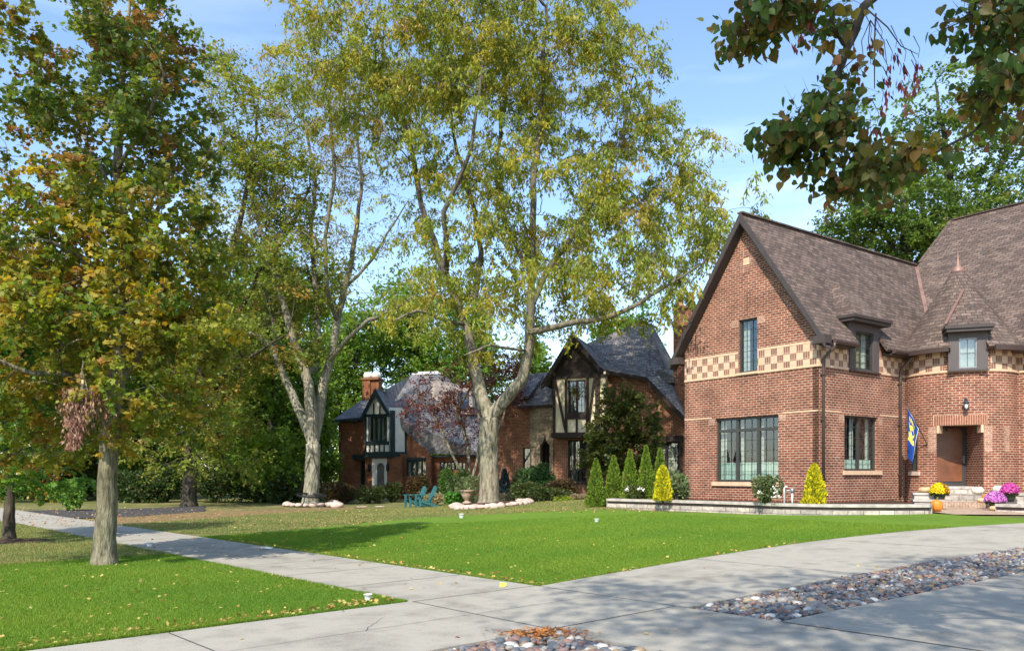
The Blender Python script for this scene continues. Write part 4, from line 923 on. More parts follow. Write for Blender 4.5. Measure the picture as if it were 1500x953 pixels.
# ---------- the half-timbered house in the middle
K = 42.0 / 36
T2F = Fr((2.17, 42.0), (.95, -.31), (.31, .95))
tudor = thing('tudor_house', 'brown brick half timbered house with cream panels and dark gable, partly behind the forked tree', 'house', T2F.P(0, 0, .3))
f = T2F; S = lambda px, d=0: f.s(px, d); Z = lambda px, py, d=0: f.z(px, py, d)
bd = -.62                                      # bay projects this far
sL, sR = S(811), S(1012)
eR = S(887); e2 = S(947); zE, zE2 = Z(887, 541), Z(947, 553)
mb = MB()
door_w = (S(832), S(859), 1.25, 3.40); win_r = (S(957), S(995), 1.7, 3.25)
mb.wall(f, [(sL, .1), (sR, .1), (sR, Z(1012, 620)), (e2, zE2), (eR, zE), (sL, zE)], [door_w, win_r])
wl = S(735); win_l = (S(762), S(775), 1.3, 3.05)
mb.wall(f, [(wl - .4, .1), (S(777), .1), (S(777), 5.3), (wl - .4, 5.3)], [win_l], d0=.5)
RWt = Fr(tuple(f.P(sR, 0, 0))[:2], f.ed, -f.ex); mb.wall(RWt, [(0, .1), (9, .1), (9, 4.2), (0, 4.2)])
mb.build('brick_wall', M['brick_old'], tudor)
# stone entrance with pointed arch
st0, st1 = S(777), sL - .005; a0, a1 = S(792), S(806); az = Z(800, 652)
mb = MB(); arch = [(a0, .5)] + [(a0, az)] + [(lerp(a0, (a0 + a1) / 2, math.sin(t * math.pi / 2)), az + .62 * (1 - math.cos(t * math.pi / 2)) ** .8 * 1) for t in (.3, .55, .8)] + [((a0 + a1) / 2, az + .66)] + \
    [(lerp(a1, (a0 + a1) / 2, math.sin(t * math.pi / 2)), az + .62 * (1 - math.cos(t * math.pi / 2)) ** .8) for t in (.8, .55, .3)] + [(a1, az), (a1, .5)]
mb.wall(f, [(st0, .1), (st0, 5.25), (st1, 5.25), (st1, .1), (a1, .1)] + arch[::-1] + [(a0, .1)], d0=-.12, th=.5)
mb.build('stone_entrance', M['stone'], tudor)
mb = MB(); mb.box(f, a0 - .1, a1 + .1, .9, 1.0, .3, 4.4); mb.box(f, a0 - .08, a0 - .02, .38, .9, .3, 4.3); mb.box(f, a1 + .02, a1 + .08, .38, .9, .3, 4.3); mb.build('door', M['timber'], tudor)
# timbered bay
B0, B1 = S(811, bd), S(874.5, bd); BS = S(887, bd)
zb, zt = Z(840, 633, bd), Z(840, 554, bd); ap = (S(838, bd - .35), Z(838, 488, bd - .35)); rl = (S(793, bd - .35), Z(793, 563, bd - .35)); rr = (S(878, bd - .35), Z(878, 536, bd - .35))
bw = (S(832, bd), S(858, bd), Z(845, 605, bd), zt - .08)
mb = MB(); mb.wall(f, [(B0, zb), (BS, zb), (BS, zt), (B0, zt)], [bw], d0=bd, th=.15)
BR = Fr(tuple(f.P(BS, bd, 0))[:2], f.ed, -f.ex); mb.wall(BR, [(0, zb), (-bd, zb), (-bd, 6.8), (0, 6.8)], d0=0, th=.1)
BL = Fr(tuple(f.P(B0, bd, 0))[:2], -f.ed, f.ex); mb.wall(BL, [(bd, zb), (0, zb), (0, 6.9), (bd, 6.9)], d0=0, th=.1)
mb.build('plaster_panel', M['stucco'], tudor)
mb = MB(); dd = bd - .05
def tb(p, q, wd=.17, d_=None, fr_=f):
    d_ = dd if d_ is None else d_
    a = fr_.P(p[0], d_, p[1]); b = fr_.P(q[0], d_, q[1]); mb.bar(a, b, .07, wd, up=fr_.ed.cross(Vector(b - a)).normalized())
mb.box(f, B0 - .1, BS + .06, bd - .14, 0, zb - .27, zb - .0)          # beam under the jetty
mb.box(f, B0 - .04, B0 + .10, bd - .06, bd + .02, zb, zt); mb.box(f, B1 - .09, B1 + .16, bd - .07, bd + .02, zb, zt + .3); mb.box(f, BS - .07, BS + .04, bd - .05, 0.02, zb, zt + .3) if False else None
for x in (bw[0] - .09, bw[1] + .09): mb.box(f, x - .07, x + .07, bd - .055, bd + .02, zb, zt)
mb.box(f, bw[0] - .02, bw[1] + .02, bd - .06, bd + .02, bw[2] - .30, bw[2]); xm = (bw[0] + bw[1]) / 2; mb.box(f, xm - .05, xm + .05, bd - .05, bd + .02, zb, bw[2] - .3)
tb((B0 + .08, zt - .05), (bw[0] - .12, zb + .1), .12); tb((B1 - .12, zt - .05), (bw[1] + .12, zb + .1), .12)
mb.box(f, B0 - .05, BS + .02, bd - .06, bd + .02, zt, zt + .16)
mb.build('timber_frame', M['timber'], tudor)
mb = MB(); zz = zt + .16                       # boarded gable
k = 0
while zz < ap[1] - .35:
    t = (zz + .12 - rl[1]) / (ap[1] - rl[1]); xl = max(B0, lerp(rl[0], ap[0], max(0, t)) + .12); t2 = (zz + .12 - rr[1]) / (ap[1] - rr[1]); xr = min(BS, lerp(rr[0], ap[0], max(0, t2)) - .12)
    if xr - xl > .1: mb.box(f, xl, xr, bd + .0 - .02 * (k % 2), bd + .12, zz, zz + .155)
    zz += .16; k += 1
mb.build('gable_boards', M['timber'], tudor)
window(f, bw[0], bw[1], bw[2], bw[3], bd + .02, tudor, 2, 2, 4, fw=.07, mat='timber', drapes=((.1, .2, 1), (.62, .72, 1)), gbar=.02)
window(f, *door_w[:2], door_w[2], door_w[3], .06, tudor, 3, 2, 4, fw=.08, mat='timber', gbar=.02, drapes=((.12, .3, 1), (.36, .42, 1)))
window(f, *win_r[:2], win_r[2], win_r[3], .06, tudor, 2, 3, 5, fw=.08, mat='timber', gbar=.022, drapes=((.1, .45, 1), (.56, .9, 1)))
window(f, *win_l[:2], win_l[2], win_l[3], .56, tudor, 1, 2, 4, fw=.06, mat='timber', gbar=.02, drapes=((.3, .7, 1),))
mb = MB(); mb.box(f, door_w[0] - .1, door_w[1] + .1, -.1, .0, door_w[2] - .12, door_w[2]); mb.build('door_threshold', M['timber'], tudor); mb = MB(); mb.box(f, win_r[0] - .2, win_r[1] + .2, -.12, .0, win_r[3], win_r[3] + .28); mb.box(f, win_r[0] - .16, win_r[0], -.06, .02, win_r[2], win_r[3]); mb.box(f, win_r[1], win_r[1] + .16, -.06, .02, win_r[2], win_r[3])
mb.build('lintel', M['timber'], tudor)
# roofs: gable over the bay, long slope to the right, hipped main roof, lower left slope
P = f.P; rd = bd - .38
mb = MB()
bk = 3.6
slab(mb, [P(ap[0], rd, ap[1]), P(ap[0], bk, ap[1]), P(rl[0] - .0, bk, rl[1]), P(rl[0], rd, rl[1])], .12)
slab(mb, [P(ap[0], rd, ap[1]), P(ap[0], bk, ap[1]), P(rr[0], bk, rr[1]), P(rr[0], rd, rr[1])], .12)
# main slope rising from the right eave
Rt = (S(930, 4.5), Z(930, 474, 4.5)); Rt2 = (S(955, 4.5), Z(955, 473, 4.5))
slab(mb, [P(eR - 1.6, -.30, zE + .05), P(e2, -.30, zE2 - .02), P(Rt2[0], 4.5, Rt2[1]), P(Rt[0], 4.5, Rt[1]), P(ap[0] - .3, 3.2, ap[1] + .1)], .14)
# right swoop down to the low eave
lo = (S(1008, -.3), Z(1008, 618, -.3))
slab(mb, [P(e2, -.30, zE2 - .02), P(lo[0], -.30, lo[1]), P(lo[0] + .2, 8.5, lo[1] + .1), P(Rt2[0], 4.5, Rt2[1])], .14)
slab(mb, [P(Rt[0], 4.5, Rt[1]), P(Rt2[0], 4.5, Rt2[1]), P(lo[0] + .2, 8.5, 4.6), P(-3.0, 9, 4.6)], .12)
slab(mb, [P(ap[0] - .3, 3.2, ap[1] + .1), P(Rt[0], 4.5, Rt[1]), P(-3.0, 9, 4.6)], .12)
# left parts
zl = Z(785, 593, -.2)
slab(mb, [P(S(759), -.1, Z(759, 596, -.1)), P(S(812), -.35, Z(812, 592, -.3)), P(S(812), 3.2, Z(812, 546, 3.2)), P(S(800, 3.2), 3.2, Z(800, 545, 3.2)), P(S(768, 3.0), 3.0, Z(768, 563, 3.0))], .12)
slab(mb, [P(S(722), .3, Z(722, 584, .3)), P(S(772), .3, Z(772, 580, .3)), P(S(800, 3.4), 3.4, Z(800, 545, 3.4)), P(S(765, 3.4), 3.4, Z(765, 549, 3.4))], .12)
slab(mb, [P(S(722), .3, Z(722, 584, .3)), P(S(765, 3.4), 3.4, Z(765, 549, 3.4)), P(S(722), 7.5, 5.0)], .12)
mb.build('slate_roof', M['slate'], tudor)
mb = MB()
for A, B in ((ap, rl), (ap, rr)):
    a = P(A[0], rd - .02, A[1] + .03); b = P(B[0], rd - .02, B[1] + .03); mb.prism([a, b, b - Vector((0, 0, .32)), a - Vector((0, 0, .40))], f.ed * .08)
    mb.prism([a - Vector((0, 0, .14)), b - Vector((0, 0, .14)), b - Vector((0, 0, .18)), a - Vector((0, 0, .18))], f.ed * (abs(rd - bd) + .1))
mb.bar(P(rr[0], -.38, rr[1] - .2), P(e2, -.34, zE2 - .10), .10, .20); mb.bar(P(e2, -.34, zE2 - .10), P(lo[0], -.34, lo[1] - .06), .08, .22); mb.bar(P(S(759), -.16, Z(759, 597, -.1)), P(S(811), -.38, Z(811, 594, -.3)), .1, .14)
mb.build('bargeboard', M['timber'], tudor)
mb = MB(); sd0, sd1 = S(966, 1.6), S(988, 1.6); zd = Z(976, 553, 1.6)     # small dark dormer on the slope
mb.prism([P(sd0, 1.2, zd - .3), P(sd1, 1.2, zd - .3), P(sd1, 1.2, zd + .05), P(sd0, 1.2, zd + .35)], f.ed * 1.5); mb.build('roof_vent', M['slate'], tudor)
# tall chimney
CF = Fr(tuple(f.P(S(1002, 2.0), 2.0, 0))[:2], f.ex, f.ed); zc2 = CF.z(1002, 452); mb = MB()
mb.box(CF, -.55, .60, 0, 1.0, .1, zc2); mb.box(CF, -.62, .67, -.07, 1.07, zc2 - .9, zc2 - .75); mb.box(CF, -.60, .65, -.05, 1.05, zc2 + .002, zc2 + .15)
ch = mb.build('chimney', M['brick_old'], tudor)
pm_ = m_plain('clay pots', (.36, .17, .08), .85)
for x in (-.25, .30): mb = MB(); mb.lathe([(.2, zc2 + .15), (.24, zc2 + .25), (.17, zc2 + .35), (.17, zc2 + .75), (.22, zc2 + .85), (.22, zc2 + .92)], CF.P(x, .5, 0), 10); mb.build('chimney_pot', pm_, ch)

# ---------- the brick and timber house on the left
LH = Fr(((549 - 750) / F * 55, 55.0), (.97, -.24), (.24, .97))
lhouse = thing('tudor_house', 'orange brick house with white and green timbered bay, left of the forked tree', 'house', LH.P(0, 0, 0))
f = LH; P = f.P; lb = -.9
wl0, wr0 = S(496), S(632)
dl = (S(595), S(625), Z(610, 697), Z(610, 674))
mb = MB()
zg = lambda px, py, d=0: f.z(px, py, d)
mb.wall(f, [(wl0, -.4), (S(630), -.4), (S(630), Z(630, 668)), (S(611), Z(611, 633)), (S(598), Z(598, 612)), (wl0, Z(500, 617))], [dl, (S(528), S(538), Z(533, 712), Z(533, 674))])
# entrance block below the bay
mb.wall(f, [(S(535, lb + .25), -.4), (S(591, lb + .25), -.4), (S(591, lb + .25), Z(560, 668, lb)), (S(535, lb + .25), Z(560, 668, lb))], [], d0=lb + .25, th=.2)
EB2 = Fr(tuple(P(S(591, lb + .25), lb + .25, 0))[:2], f.ed, -f.ex); mb.wall(EB2, [(0, -.4), (.65, -.4), (.65, 3), (0, 3)])
# low wing to the right, set back a little
wr = (S(644, .6), S(682, .6), Z(663, 688, .6), Z(663, 676, .6)); rw1 = S(712, .6)
mb.wall(f, [(S(628, .6), -.4), (rw1, -.4), (rw1, Z(700, 667, .6)), (S(628, .6), Z(640, 667, .6))], [wr], d0=.6)
EB3 = Fr(tuple(P(rw1, .6, 0))[:2], f.ed, -f.ex); mb.wall(EB3, [(0, -.4), (9, -.4), (9, 2.8), (0, 2.8)])
EB4 = Fr(tuple(P(wl0, 0, 0))[:2], -f.ed, f.ex); mb.wall(EB4, [(-8, -.4), (0, -.4), (0, Z(500, 617)), (-8, Z(500, 617))])
mb.build('brick_wall', M['brick_orange'], lhouse)
mb = MB(); mb.box(f, S(626.5), S(633), -.35, .0, -.3, Z(630, 668)); mb.build('brick_pier', M['brick_orange'], lhouse)
# bay
b0_, b1_ = S(535, lb), S(570, lb); bs = S(590, lb + .35)
zb_, ze = Z(560, 661, lb), Z(560, 603, lb); apx = (S(549.5, lb - .3), Z(549.5, 569, lb - .3)); r1 = (S(528, lb - .3), Z(528, 612, lb - .3)); r2 = (S(569.5, lb - .3), Z(569.5, 604, lb - .3))
bwn = (S(542, lb), S(565, lb), Z(553, 646, lb), Z(553, 610, lb))
mb = MB(); mb.wall(f, [(b0_, zb_), (b1_, zb_), (b1_, ze), (S(549.5, lb), apx[1] - .45), (b0_, ze - .1)], [bwn], d0=lb, th=.12)
pa, pb = P(b1_, lb, 0), P(bs, -.0, 0); BF = Fr((pa.x, pa.y), pb - pa, Vector((-(pb - pa).y, (pb - pa).x, 0)) if (Vector((-(pb - pa).y, (pb - pa).x, 0))).dot(f.ed) > 0 else -Vector((-(pb - pa).y, (pb - pa).x, 0)))
Lb = (pb - pa).length; mb.wall(BF, [(0, zb_), (Lb, zb_), (Lb, ze + .3), (0, ze + .3)], th=.1)
mb.build('plaster_panel', M['stucco_w'], lhouse)
mb = MB()
mb.box(f, b0_ - .1, b1_ + .08, lb - .1, 0, zb_ - .38, zb_ - .002); mb.box(BF, -.02, Lb + .05, -.08, .1, zb_ - .38, zb_ - .002); mb.box(f, S(519), b0_ - .1, -.3, 0, zb_ - .5, zb_ - .2)
mb.box(f, b0_ - .03, b0_ + .10, lb - .05, lb + .02, zb_, ze); mb.box(f, b1_ - .0, b1_ + .02, lb - .05, lb + .1, zb_, ze); mb.box(BF, .06, .42, -.05, .02, zb_, ze + .1); mb.box(BF, Lb - .08, Lb + .06, -.05, .02, zb_, ze + .3)
mb.box(f, b0_, b1_, lb - .055, lb + .02, bwn[2] - .24, bwn[2]); mb.box(f, b0_, b1_ + .05, lb - .06, lb + .02, bwn[3], bwn[3] + .18)
for x in (bwn[0] - .06, bwn[1] + .06): mb.box(f, x - .04, x + .04, lb - .045, lb + .02, bwn[2], bwn[3])
for k in range(1, 5): x = lerp(b0_, b1_, k / 5); mb.box(f, x - .045, x + .045, lb - .04, lb + .02, zb_, bwn[2] - .24)
for x in (lerp(b0_, b1_, .36), lerp(b0_, b1_, .62)): mb.box(f, x - .045, x + .045, lb - .04, lb + .02, bwn[3] + .18, apx[1] - .75 - abs(x - lerp(b0_, b1_, .45)) * 1.2)
for A, B in ((apx, r1), (apx, r2)):
    a = P(A[0], lb - .34, A[1] + .03); b = P(B[0], lb - .34, B[1] + .03); mb.prism([a, b, b - Vector((0, 0, .34)), a - Vector((0, 0, .52))], f.ed * .1)
    mb.prism([a - Vector((0, 0, .14)), b - Vector((0, 0, .14)), b - Vector((0, 0, .18)), a - Vector((0, 0, .18))], f.ed * .36)
mb.box(f, S(594), S(626), -.14, .0, dl[3], dl[3] + .2); mb.box(f, wl0 - .3, S(528), -.42, .0, Z(505, 618), Z(505, 615.5)); mb.box(f, S(626, .6) - .2, rw1, .2, .6, Z(660, 669, .6), Z(660, 666, .6))
mb.build('timber_frame', M['green_trim'], lhouse)
window(f, bwn[0], bwn[1], bwn[2], bwn[3], lb + .02, lhouse, 3, 1, 1, fw=.08, mat='green_trim', drapes=((.12, .22, 1), (.42, .54, 1), (.7, .8, 1)), grille=False)
window(f, dl[0], dl[1], dl[2], dl[3], .06, lhouse, 4, 1, 1, fw=.07, mat='green_trim', grille=False, drapes=((.05, .18, 1), (.32, .42, 1), (.55, .7, 1), (.82, .92, 1)))
window(f, wr[0], wr[1], wr[2], wr[3], .66, lhouse, 7, 1, 1, fw=.06, mat='green_trim', grille=False)
window(f, S(528), S(538), Z(533, 712), Z(533, 674), .06, lhouse, 2, 1, 3, fw=.06, mat='green_trim')
# white rendered surround with arched door
dd0 = lb + .25; x0, x1 = S(545.5, dd0), S(567, dd0); ax0, ax1 = S(552.5, dd0), S(563.5, dd0); zt1 = Z(556, 671, dd0); zar = Z(556, 684, dd0); mx = (ax0 + ax1) / 2
arch = [(ax0, -.3), (ax0, zar)] + [(mx - (ax1 - ax0) / 2 * math.cos(t), zar + (ax1 - ax0) / 2 * 1.1 * math.sin(t)) for t in np.linspace(.3, math.pi - .3, 7)] + [(ax1, zar), (ax1, -.3)]
mb = MB(); mb.wall(f, [(x1, -.3), (x1, zt1), (x0, zt1), (x0, -.3)] + arch, d0=dd0 - .06, th=.055); mb.build('door_surround', M['stucco_w'], lhouse)
mb = MB(); mb.box(f, ax0, ax1, dd0 - .015, dd0 - .004, -.3, zar + .6); mb.build('door', m_plain('grey door', (.12, .115, .10), .5, var=.3), lhouse)
mb = MB()
for px in (542, 569): mb = MB(); q = P(S(px, dd0), dd0 - .12, Z(px, 684, dd0)); mb.lathe([(.04, -.3), (.10, -.22), (.12, .12), (.03, .3)], q, 6); mb.build('wall_lantern', M['black'], lhouse)
# roofs
mb = MB(); bk = 4.0
slab(mb, [P(apx[0], lb - .32, apx[1]), P(apx[0], bk, apx[1]), P(r1[0], bk, r1[1]), P(r1[0], lb - .32, r1[1])], .1)
slab(mb, [P(apx[0], lb - .32, apx[1]), P(apx[0], bk, apx[1]), P(r2[0] + .2, bk, r2[1]), P(r2[0], lb - .32, r2[1])], .1)
slab(mb, [P(S(492), -.4, Z(492, 615)), P(S(535), -.4, Z(535, 611)), P(S(545, 3), 3, Z(545, 575, 3)), P(S(538, 3), 3, Z(538, 583, 3))], .1)
slab(mb, [P(S(492), -.4, Z(492, 615)), P(S(538, 3), 3, Z(538, 583, 3)), P(S(500), 7, Z(492, 615))], .1)
# big main roof: front slope with rising left side
pk1, pk2 = (S(603, 4.4), Z(603, 549, 4.4)), (S(645, 4.4), Z(645, 549, 4.4))
eL = (S(569), Z(571, 606)); e3 = (S(626, -.2), Z(626, 663, -.2)); e4 = (S(712, .2), Z(712, 666, .2))
slab(mb, [P(eL[0], -.3, eL[1]), P(e3[0], .2, e3[1]), P(e4[0], .2, e4[1]), P(S(700, 4.0), 4.0, Z(690, 600, 4.0)), P(pk2[0], 4.4, pk2[1]), P(pk1[0], 4.4, pk1[1])], .12)
slab(mb, [P(eL[0], -.3, eL[1]), P(pk1[0], 4.4, pk1[1]), P(apx[0] + .2, 4.4, apx[1]), P(apx[0] + .2, -.1, apx[1])], .1)
slab(mb, [P(apx[0], 4.4, apx[1]), P(pk1[0], 4.4, pk1[1]), P(pk2[0], 6.4, pk1[1]), P(apx[0] - 1.5, 9, 4)], .1)
slab(mb, [P(pk2[0], 4.4, pk2[1]), P(S(712, 4.0), 4.0, Z(700, 600, 4.0)), P(S(712, 9), 9, 3), P(pk2[0], 6.4, pk2[1])], .1)
mb.build('slate_roof', M['slate_light'], lhouse)
mb = MB(); mb.prism([P(S(604, 4.4), 4.3, pk1[1]), P(S(646, 4.4), 4.3, pk1[1]), P(S(646, 6.2), 6.4, pk1[1]), P(S(610, 6.2), 6.4, pk1[1])], (0, 0, .10)); mb.prism([P(S(610, 4.4), 4.7, pk1[1] + .1), P(S(640, 4.4), 4.7, pk1[1] + .1), P(S(636, 5.2), 5.8, pk1[1] + .1), P(S(614, 5.2), 5.8, pk1[1] + .1)], (0, 0, .16)); mb.build('flat_roof', M['membrane'], lhouse)
# pale rendered roof dormer with blue grey panel
mb = MB(); mb.wall(f, [(S(636, 2.2), Z(640, 606, 2.2)), (S(692, 2.2), Z(692, 606, 2.2)), (S(692, 2.2), Z(692, 568, 2.2)), (S(640, 2.2), Z(640, 556, 2.2)), (S(630, 2.2), Z(630, 557, 2.2))], d0=2.2, th=2.2); dmr = mb.build('roof_dormer', m_plain('pinkish render', (.40, .34, .30), .9, var=.15), lhouse)
mb = MB(); mb.box(f, S(671, 2.2), S(687, 2.2), 2.14, 2.195, Z(680, 598, 2.2), Z(680, 574, 2.2)); mb.build('dormer_shade', M['bluepane'], dmr)
# chimney
cF = Fr(tuple(P(S(542, 2.0), 2.0, 0))[:2], f.ex, f.ed); zc3 = cF.z(542, 556); mb = MB()
mb.box(cF, -.58, .0, 0, .62, 3, zc3); mb.box(cF, .02, .62, .1, .72, 3, zc3); mb.box(cF, -.66, .70, -.08, .80, zc3 + .002, zc3 + .14)
ch = mb.build('chimney', M['brick_orange'], lhouse)
for x in (-.30, .34): mb = MB(); mb.lathe([(.34, zc3 + .142), (.34, zc3 + .38), (.26, zc3 + .56), (.12, zc3 + .58)], cF.P(x, .35, 0), 10); mb.build('chimney_cap', M['stucco_w'], ch)
mb = MB(); mb.lathe([(.07, zc3 + .5), (.07, zc3 + 1.0), (.14, zc3 + 1.02), (.02, zc3 + 1.15)], cF.P(.05, .35, 0), 8); mb.build('flue', M['black'], ch)

# ============================================================ TREES
def vp(px, py, Y): p = At(px, py, Y); return (p.x, p.y, p.z)
def make_tree(name, label, base, guides, blobs, ntips, bark, pal, per, size, spread, shape, Yb, seed, group=None, trunk_r=.2, keep=None, sag=0, droop=.2, steps=5, r_tip=.008,
              hue=.5, upb=.6, flat=.7, extra=None, mat='leaf', zpal=None, lump=.05, flare=1.35, wander=.12, back=.35, low=.25, shell=.45):
    global rng
    r = np.random.default_rng(seed); rng = r; random.seed(seed)
    root = thing(name, label, 'tree', base, group)
    sk = Skeleton(); ids = {}
    for key, par, pts in guides:             # pts: (px, py, dy, radius)
        P_ = []
        if par is None:
            P_ = [((base.x, base.y, base.z - .15), pts[0][3] * flare), ((base.x, base.y, base.z + .06), pts[0][3] * (1 + (flare - 1) * .75)), ((base.x, base.y, base.z + .22), pts[0][3] * (1 + (flare - 1) * .32)), ((base.x, base.y, base.z + .5), pts[0][3] * (1 + (flare - 1) * .08))]
            start = -1
        else:
            pk, frac = par; chain = ids[pk]; start = chain[int(frac * (len(chain) - 1))]; P_ = [(tuple(sk.p[start]), min(sk.r[start], pts[0][3]))]
        P_ += [(vp(p[0], p[1], Yb + p[2]), p[3]) for p in pts if par is not None or vp(p[0], p[1], Yb + p[2])[2] > base.z + .6]
        n0 = len(sk.p)
        if par is None: sk.limb(P_, -1)
        else: sk.limb(P_[0:1] + P_[1:], start)
        ids[key] = list(range(n0, len(sk.p)))
    sk.guide = max(2, int(len(ids['trunk']) * .6)) if 'trunk' in ids else 2
    tips = blob_points(blobs, ntips, r, shell)
    sk.grow(tips, sag=sag, steps=steps, r_tip=r_tip, wander=wander, low=low)
    sk.mesh('trunk', M[bark], root, lump=lump)
    tree_leaves('crown', sk, root, pal, per, size, spread, shape, M[mat], r, droop=droop, hue=hue, upb=upb, flat=flat, keep=keep, zpal=zpal, back=back)
    return root, sk

# ---- forked honey locust in the middle
B3 = G(717, 741); Y3 = B3.y
g3 = [('trunk', None, [(717, 715, 0, .42), (716, 695, 0, .40), (715, 660, 0, .38), (716, 632, 0, .385), (717, 612, 0, .40)]),
      ('L', ('trunk', 1), [(704, 575, .3, .26), (694, 530, .6, .23), (686, 490, .9, .20), (664, 430, 1.0, .17), (640, 370, 1.1, .14), (617, 300, 1.2, .11), (603, 220, 1.3, .10), (570, 110, 1.3, .06), (550, 20, 1.3, .03)]),
      ('R', ('trunk', 1), [(738, 588, -.3, .26), (765, 555, -.5, .235), (775, 515, -.7, .21), (776, 478, -.9, .19), (778, 420, -1, .16), (780, 340, -1.0, .13), (782, 250, -1, .12), (795, 130, -1, .07), (800, 10, -1, .03)]),
      ('H', ('R', .42), [(798, 482, -1.4, .13), (840, 472, -2.2, .115), (885, 466, -3, .10), (925, 450, -3.6, .08), (975, 420, -4.2, .055), (1030, 385, -4.8, .03)]),
      ('R2', ('R', .5), [(800, 400, -1, .13), (838, 345, -1, .11), (870, 290, -.8, .08), (905, 220, -.5, .05), (925, 140, 0, .03)]),
      ('L2', ('L', .45), [(695, 440, 1.8, .15), (705, 370, 2.6, .12), (690, 290, 3, .10), (665, 200, 3.4, .07), (650, 90, 3.6, .035)]),
      ('L3', ('L', .5), [(655, 380, -.4, .12), (650, 310, -1.6, .10), (690, 220, -2.4, .07), (705, 110, -3, .04)]),
      ('L4', ('L', .38), [(655, 470, -1, .08), (610, 455, -2.2, .06), (575, 470, -3, .04)]),
      ('R3', ('R', .6), [(740, 330, 1.2, .11), (725, 250, 2.2, .08), (740, 150, 2.6, .05), (745, 40, 3, .03)]),
      ('R4', ('R', .35), [(720, 505, -1.6, .06), (680, 520, -2.8, .03)])]
b3 = px_blobs([(620, 40, 170, 110), (615, 110, 80, 80), (700, 20, 90, 60), (430, 60, 50, 60, 0, .7), (960, 160, 40, 60, 0, .6), (790, 60, 150, 110), (500, 110, 90, 90, 0, .9), (690, 180, 130, 90), (860, 130, 110, 90), (930, 240, 90, 90), (800, 280, 120, 90), (990, 330, 80, 60), (900, 360, 100, 70, -1), (700, 370, 90, 80, 0, .8), (640, 440, 90, 60, -1, .7),
                (800, 430, 90, 60, -1.5, .9), (930, 430, 90, 50, -3, .9), (1050, 330, 45, 45, -2, .9), (960, 430, 50, 30, -3, .7), (700, 470, 70, 40, -2, .6), (590, 240, 70, 80, 0, .35), (560, 330, 60, 90, 1, .15), (1030, 250, 30, 50, 0, .5)], Y3, 4.6)
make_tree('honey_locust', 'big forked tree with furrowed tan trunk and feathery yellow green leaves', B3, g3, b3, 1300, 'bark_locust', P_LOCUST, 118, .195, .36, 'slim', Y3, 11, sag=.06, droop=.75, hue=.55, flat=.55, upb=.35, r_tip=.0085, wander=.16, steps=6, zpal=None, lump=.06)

# ---- pale multi-stemmed tree with the swing
B2 = G(455, 740.5); Y2 = B2.y
g2 = [('trunk', None, [(456, 716, 0, .40), (457, 700, 0, .38), (458, 672, 0, .37), (459, 650, 0, .39)]),
      ('A', ('trunk', 1), [(447, 620, .2, .26), (431, 585, .4, .22), (413, 545, .6, .20), (397, 508, .8, .17), (380, 492, .8, .15), (345, 485, .8, .10), (310, 470, .8, .06)]),
      ('B', ('trunk', 1), [(456, 600, -.2, .30), (452, 560, -.3, .26), (442, 530, -.4, .23), (428, 490, -.5, .20), (417, 450, -.5, .17), (402, 400, -.6, .14), (380, 330, -.6, .10), (360, 250, -.6, .06), (345, 170, -.6, .03)]),
      ('C', ('trunk', 1), [(466, 615, .3, .28), (474, 560, .5, .25), (486, 520, .6, .21), (494, 470, .8, .18), (508, 410, .9, .15), (520, 350, 1, .12), (530, 260, 1, .08), (520, 150, 1, .04)]),
      ('D', ('B', .3), [(461, 540, .9, .20), (466, 490, 1.2, .17), (462, 430, 1.5, .14), (456, 350, 1.8, .11), (462, 260, 2, .08), (440, 160, 2, .04)]),
      ('E', ('C', .35), [(505, 500, -.5, .12), (540, 468, -1.4, .10), (580, 452, -2, .08), (620, 425, -2.6, .05), (660, 405, -3, .03)]),
      ('F', ('C', .5), [(480, 430, -1, .12), (476, 350, -1.8, .09), (490, 250, -2, .06), (482, 150, -2, .03)]),
      ('G', ('A', .5), [(400, 470, 1.4, .08), (385, 420, 1.8, .06), (355, 360, 2, .04)]),
      ('J', ('C', .6), [(545, 380, 1.5, .08), (575, 330, 2, .05), (600, 290, 2, .03)])]
b2 = px_blobs([(450, 220, 90, 90), (370, 150, 70, 70, 0, .8), (520, 200, 60, 80), (430, 380, 100, 70), (540, 320, 55, 60, 0, .7), (340, 300, 70, 90, 0, .6), (480, 100, 70, 60), (560, 440, 80, 40, -1, .5), (360, 450, 70, 40, 0, .6), (620, 350, 40, 40, 0, .3)], Y2, 4.2)
make_tree('multi_stem_tree', 'pale grey barked tree with many upright limbs, thin yellowing leaves and a swing', B2, g2, b2, 750, 'bark_grey', P_SPARSE, 38, .17, .42, 'slim', Y2, 12, keep=.75, sag=.0, droop=.4, r_tip=.010, wander=.2, steps=6, lump=.05, flare=1.45)

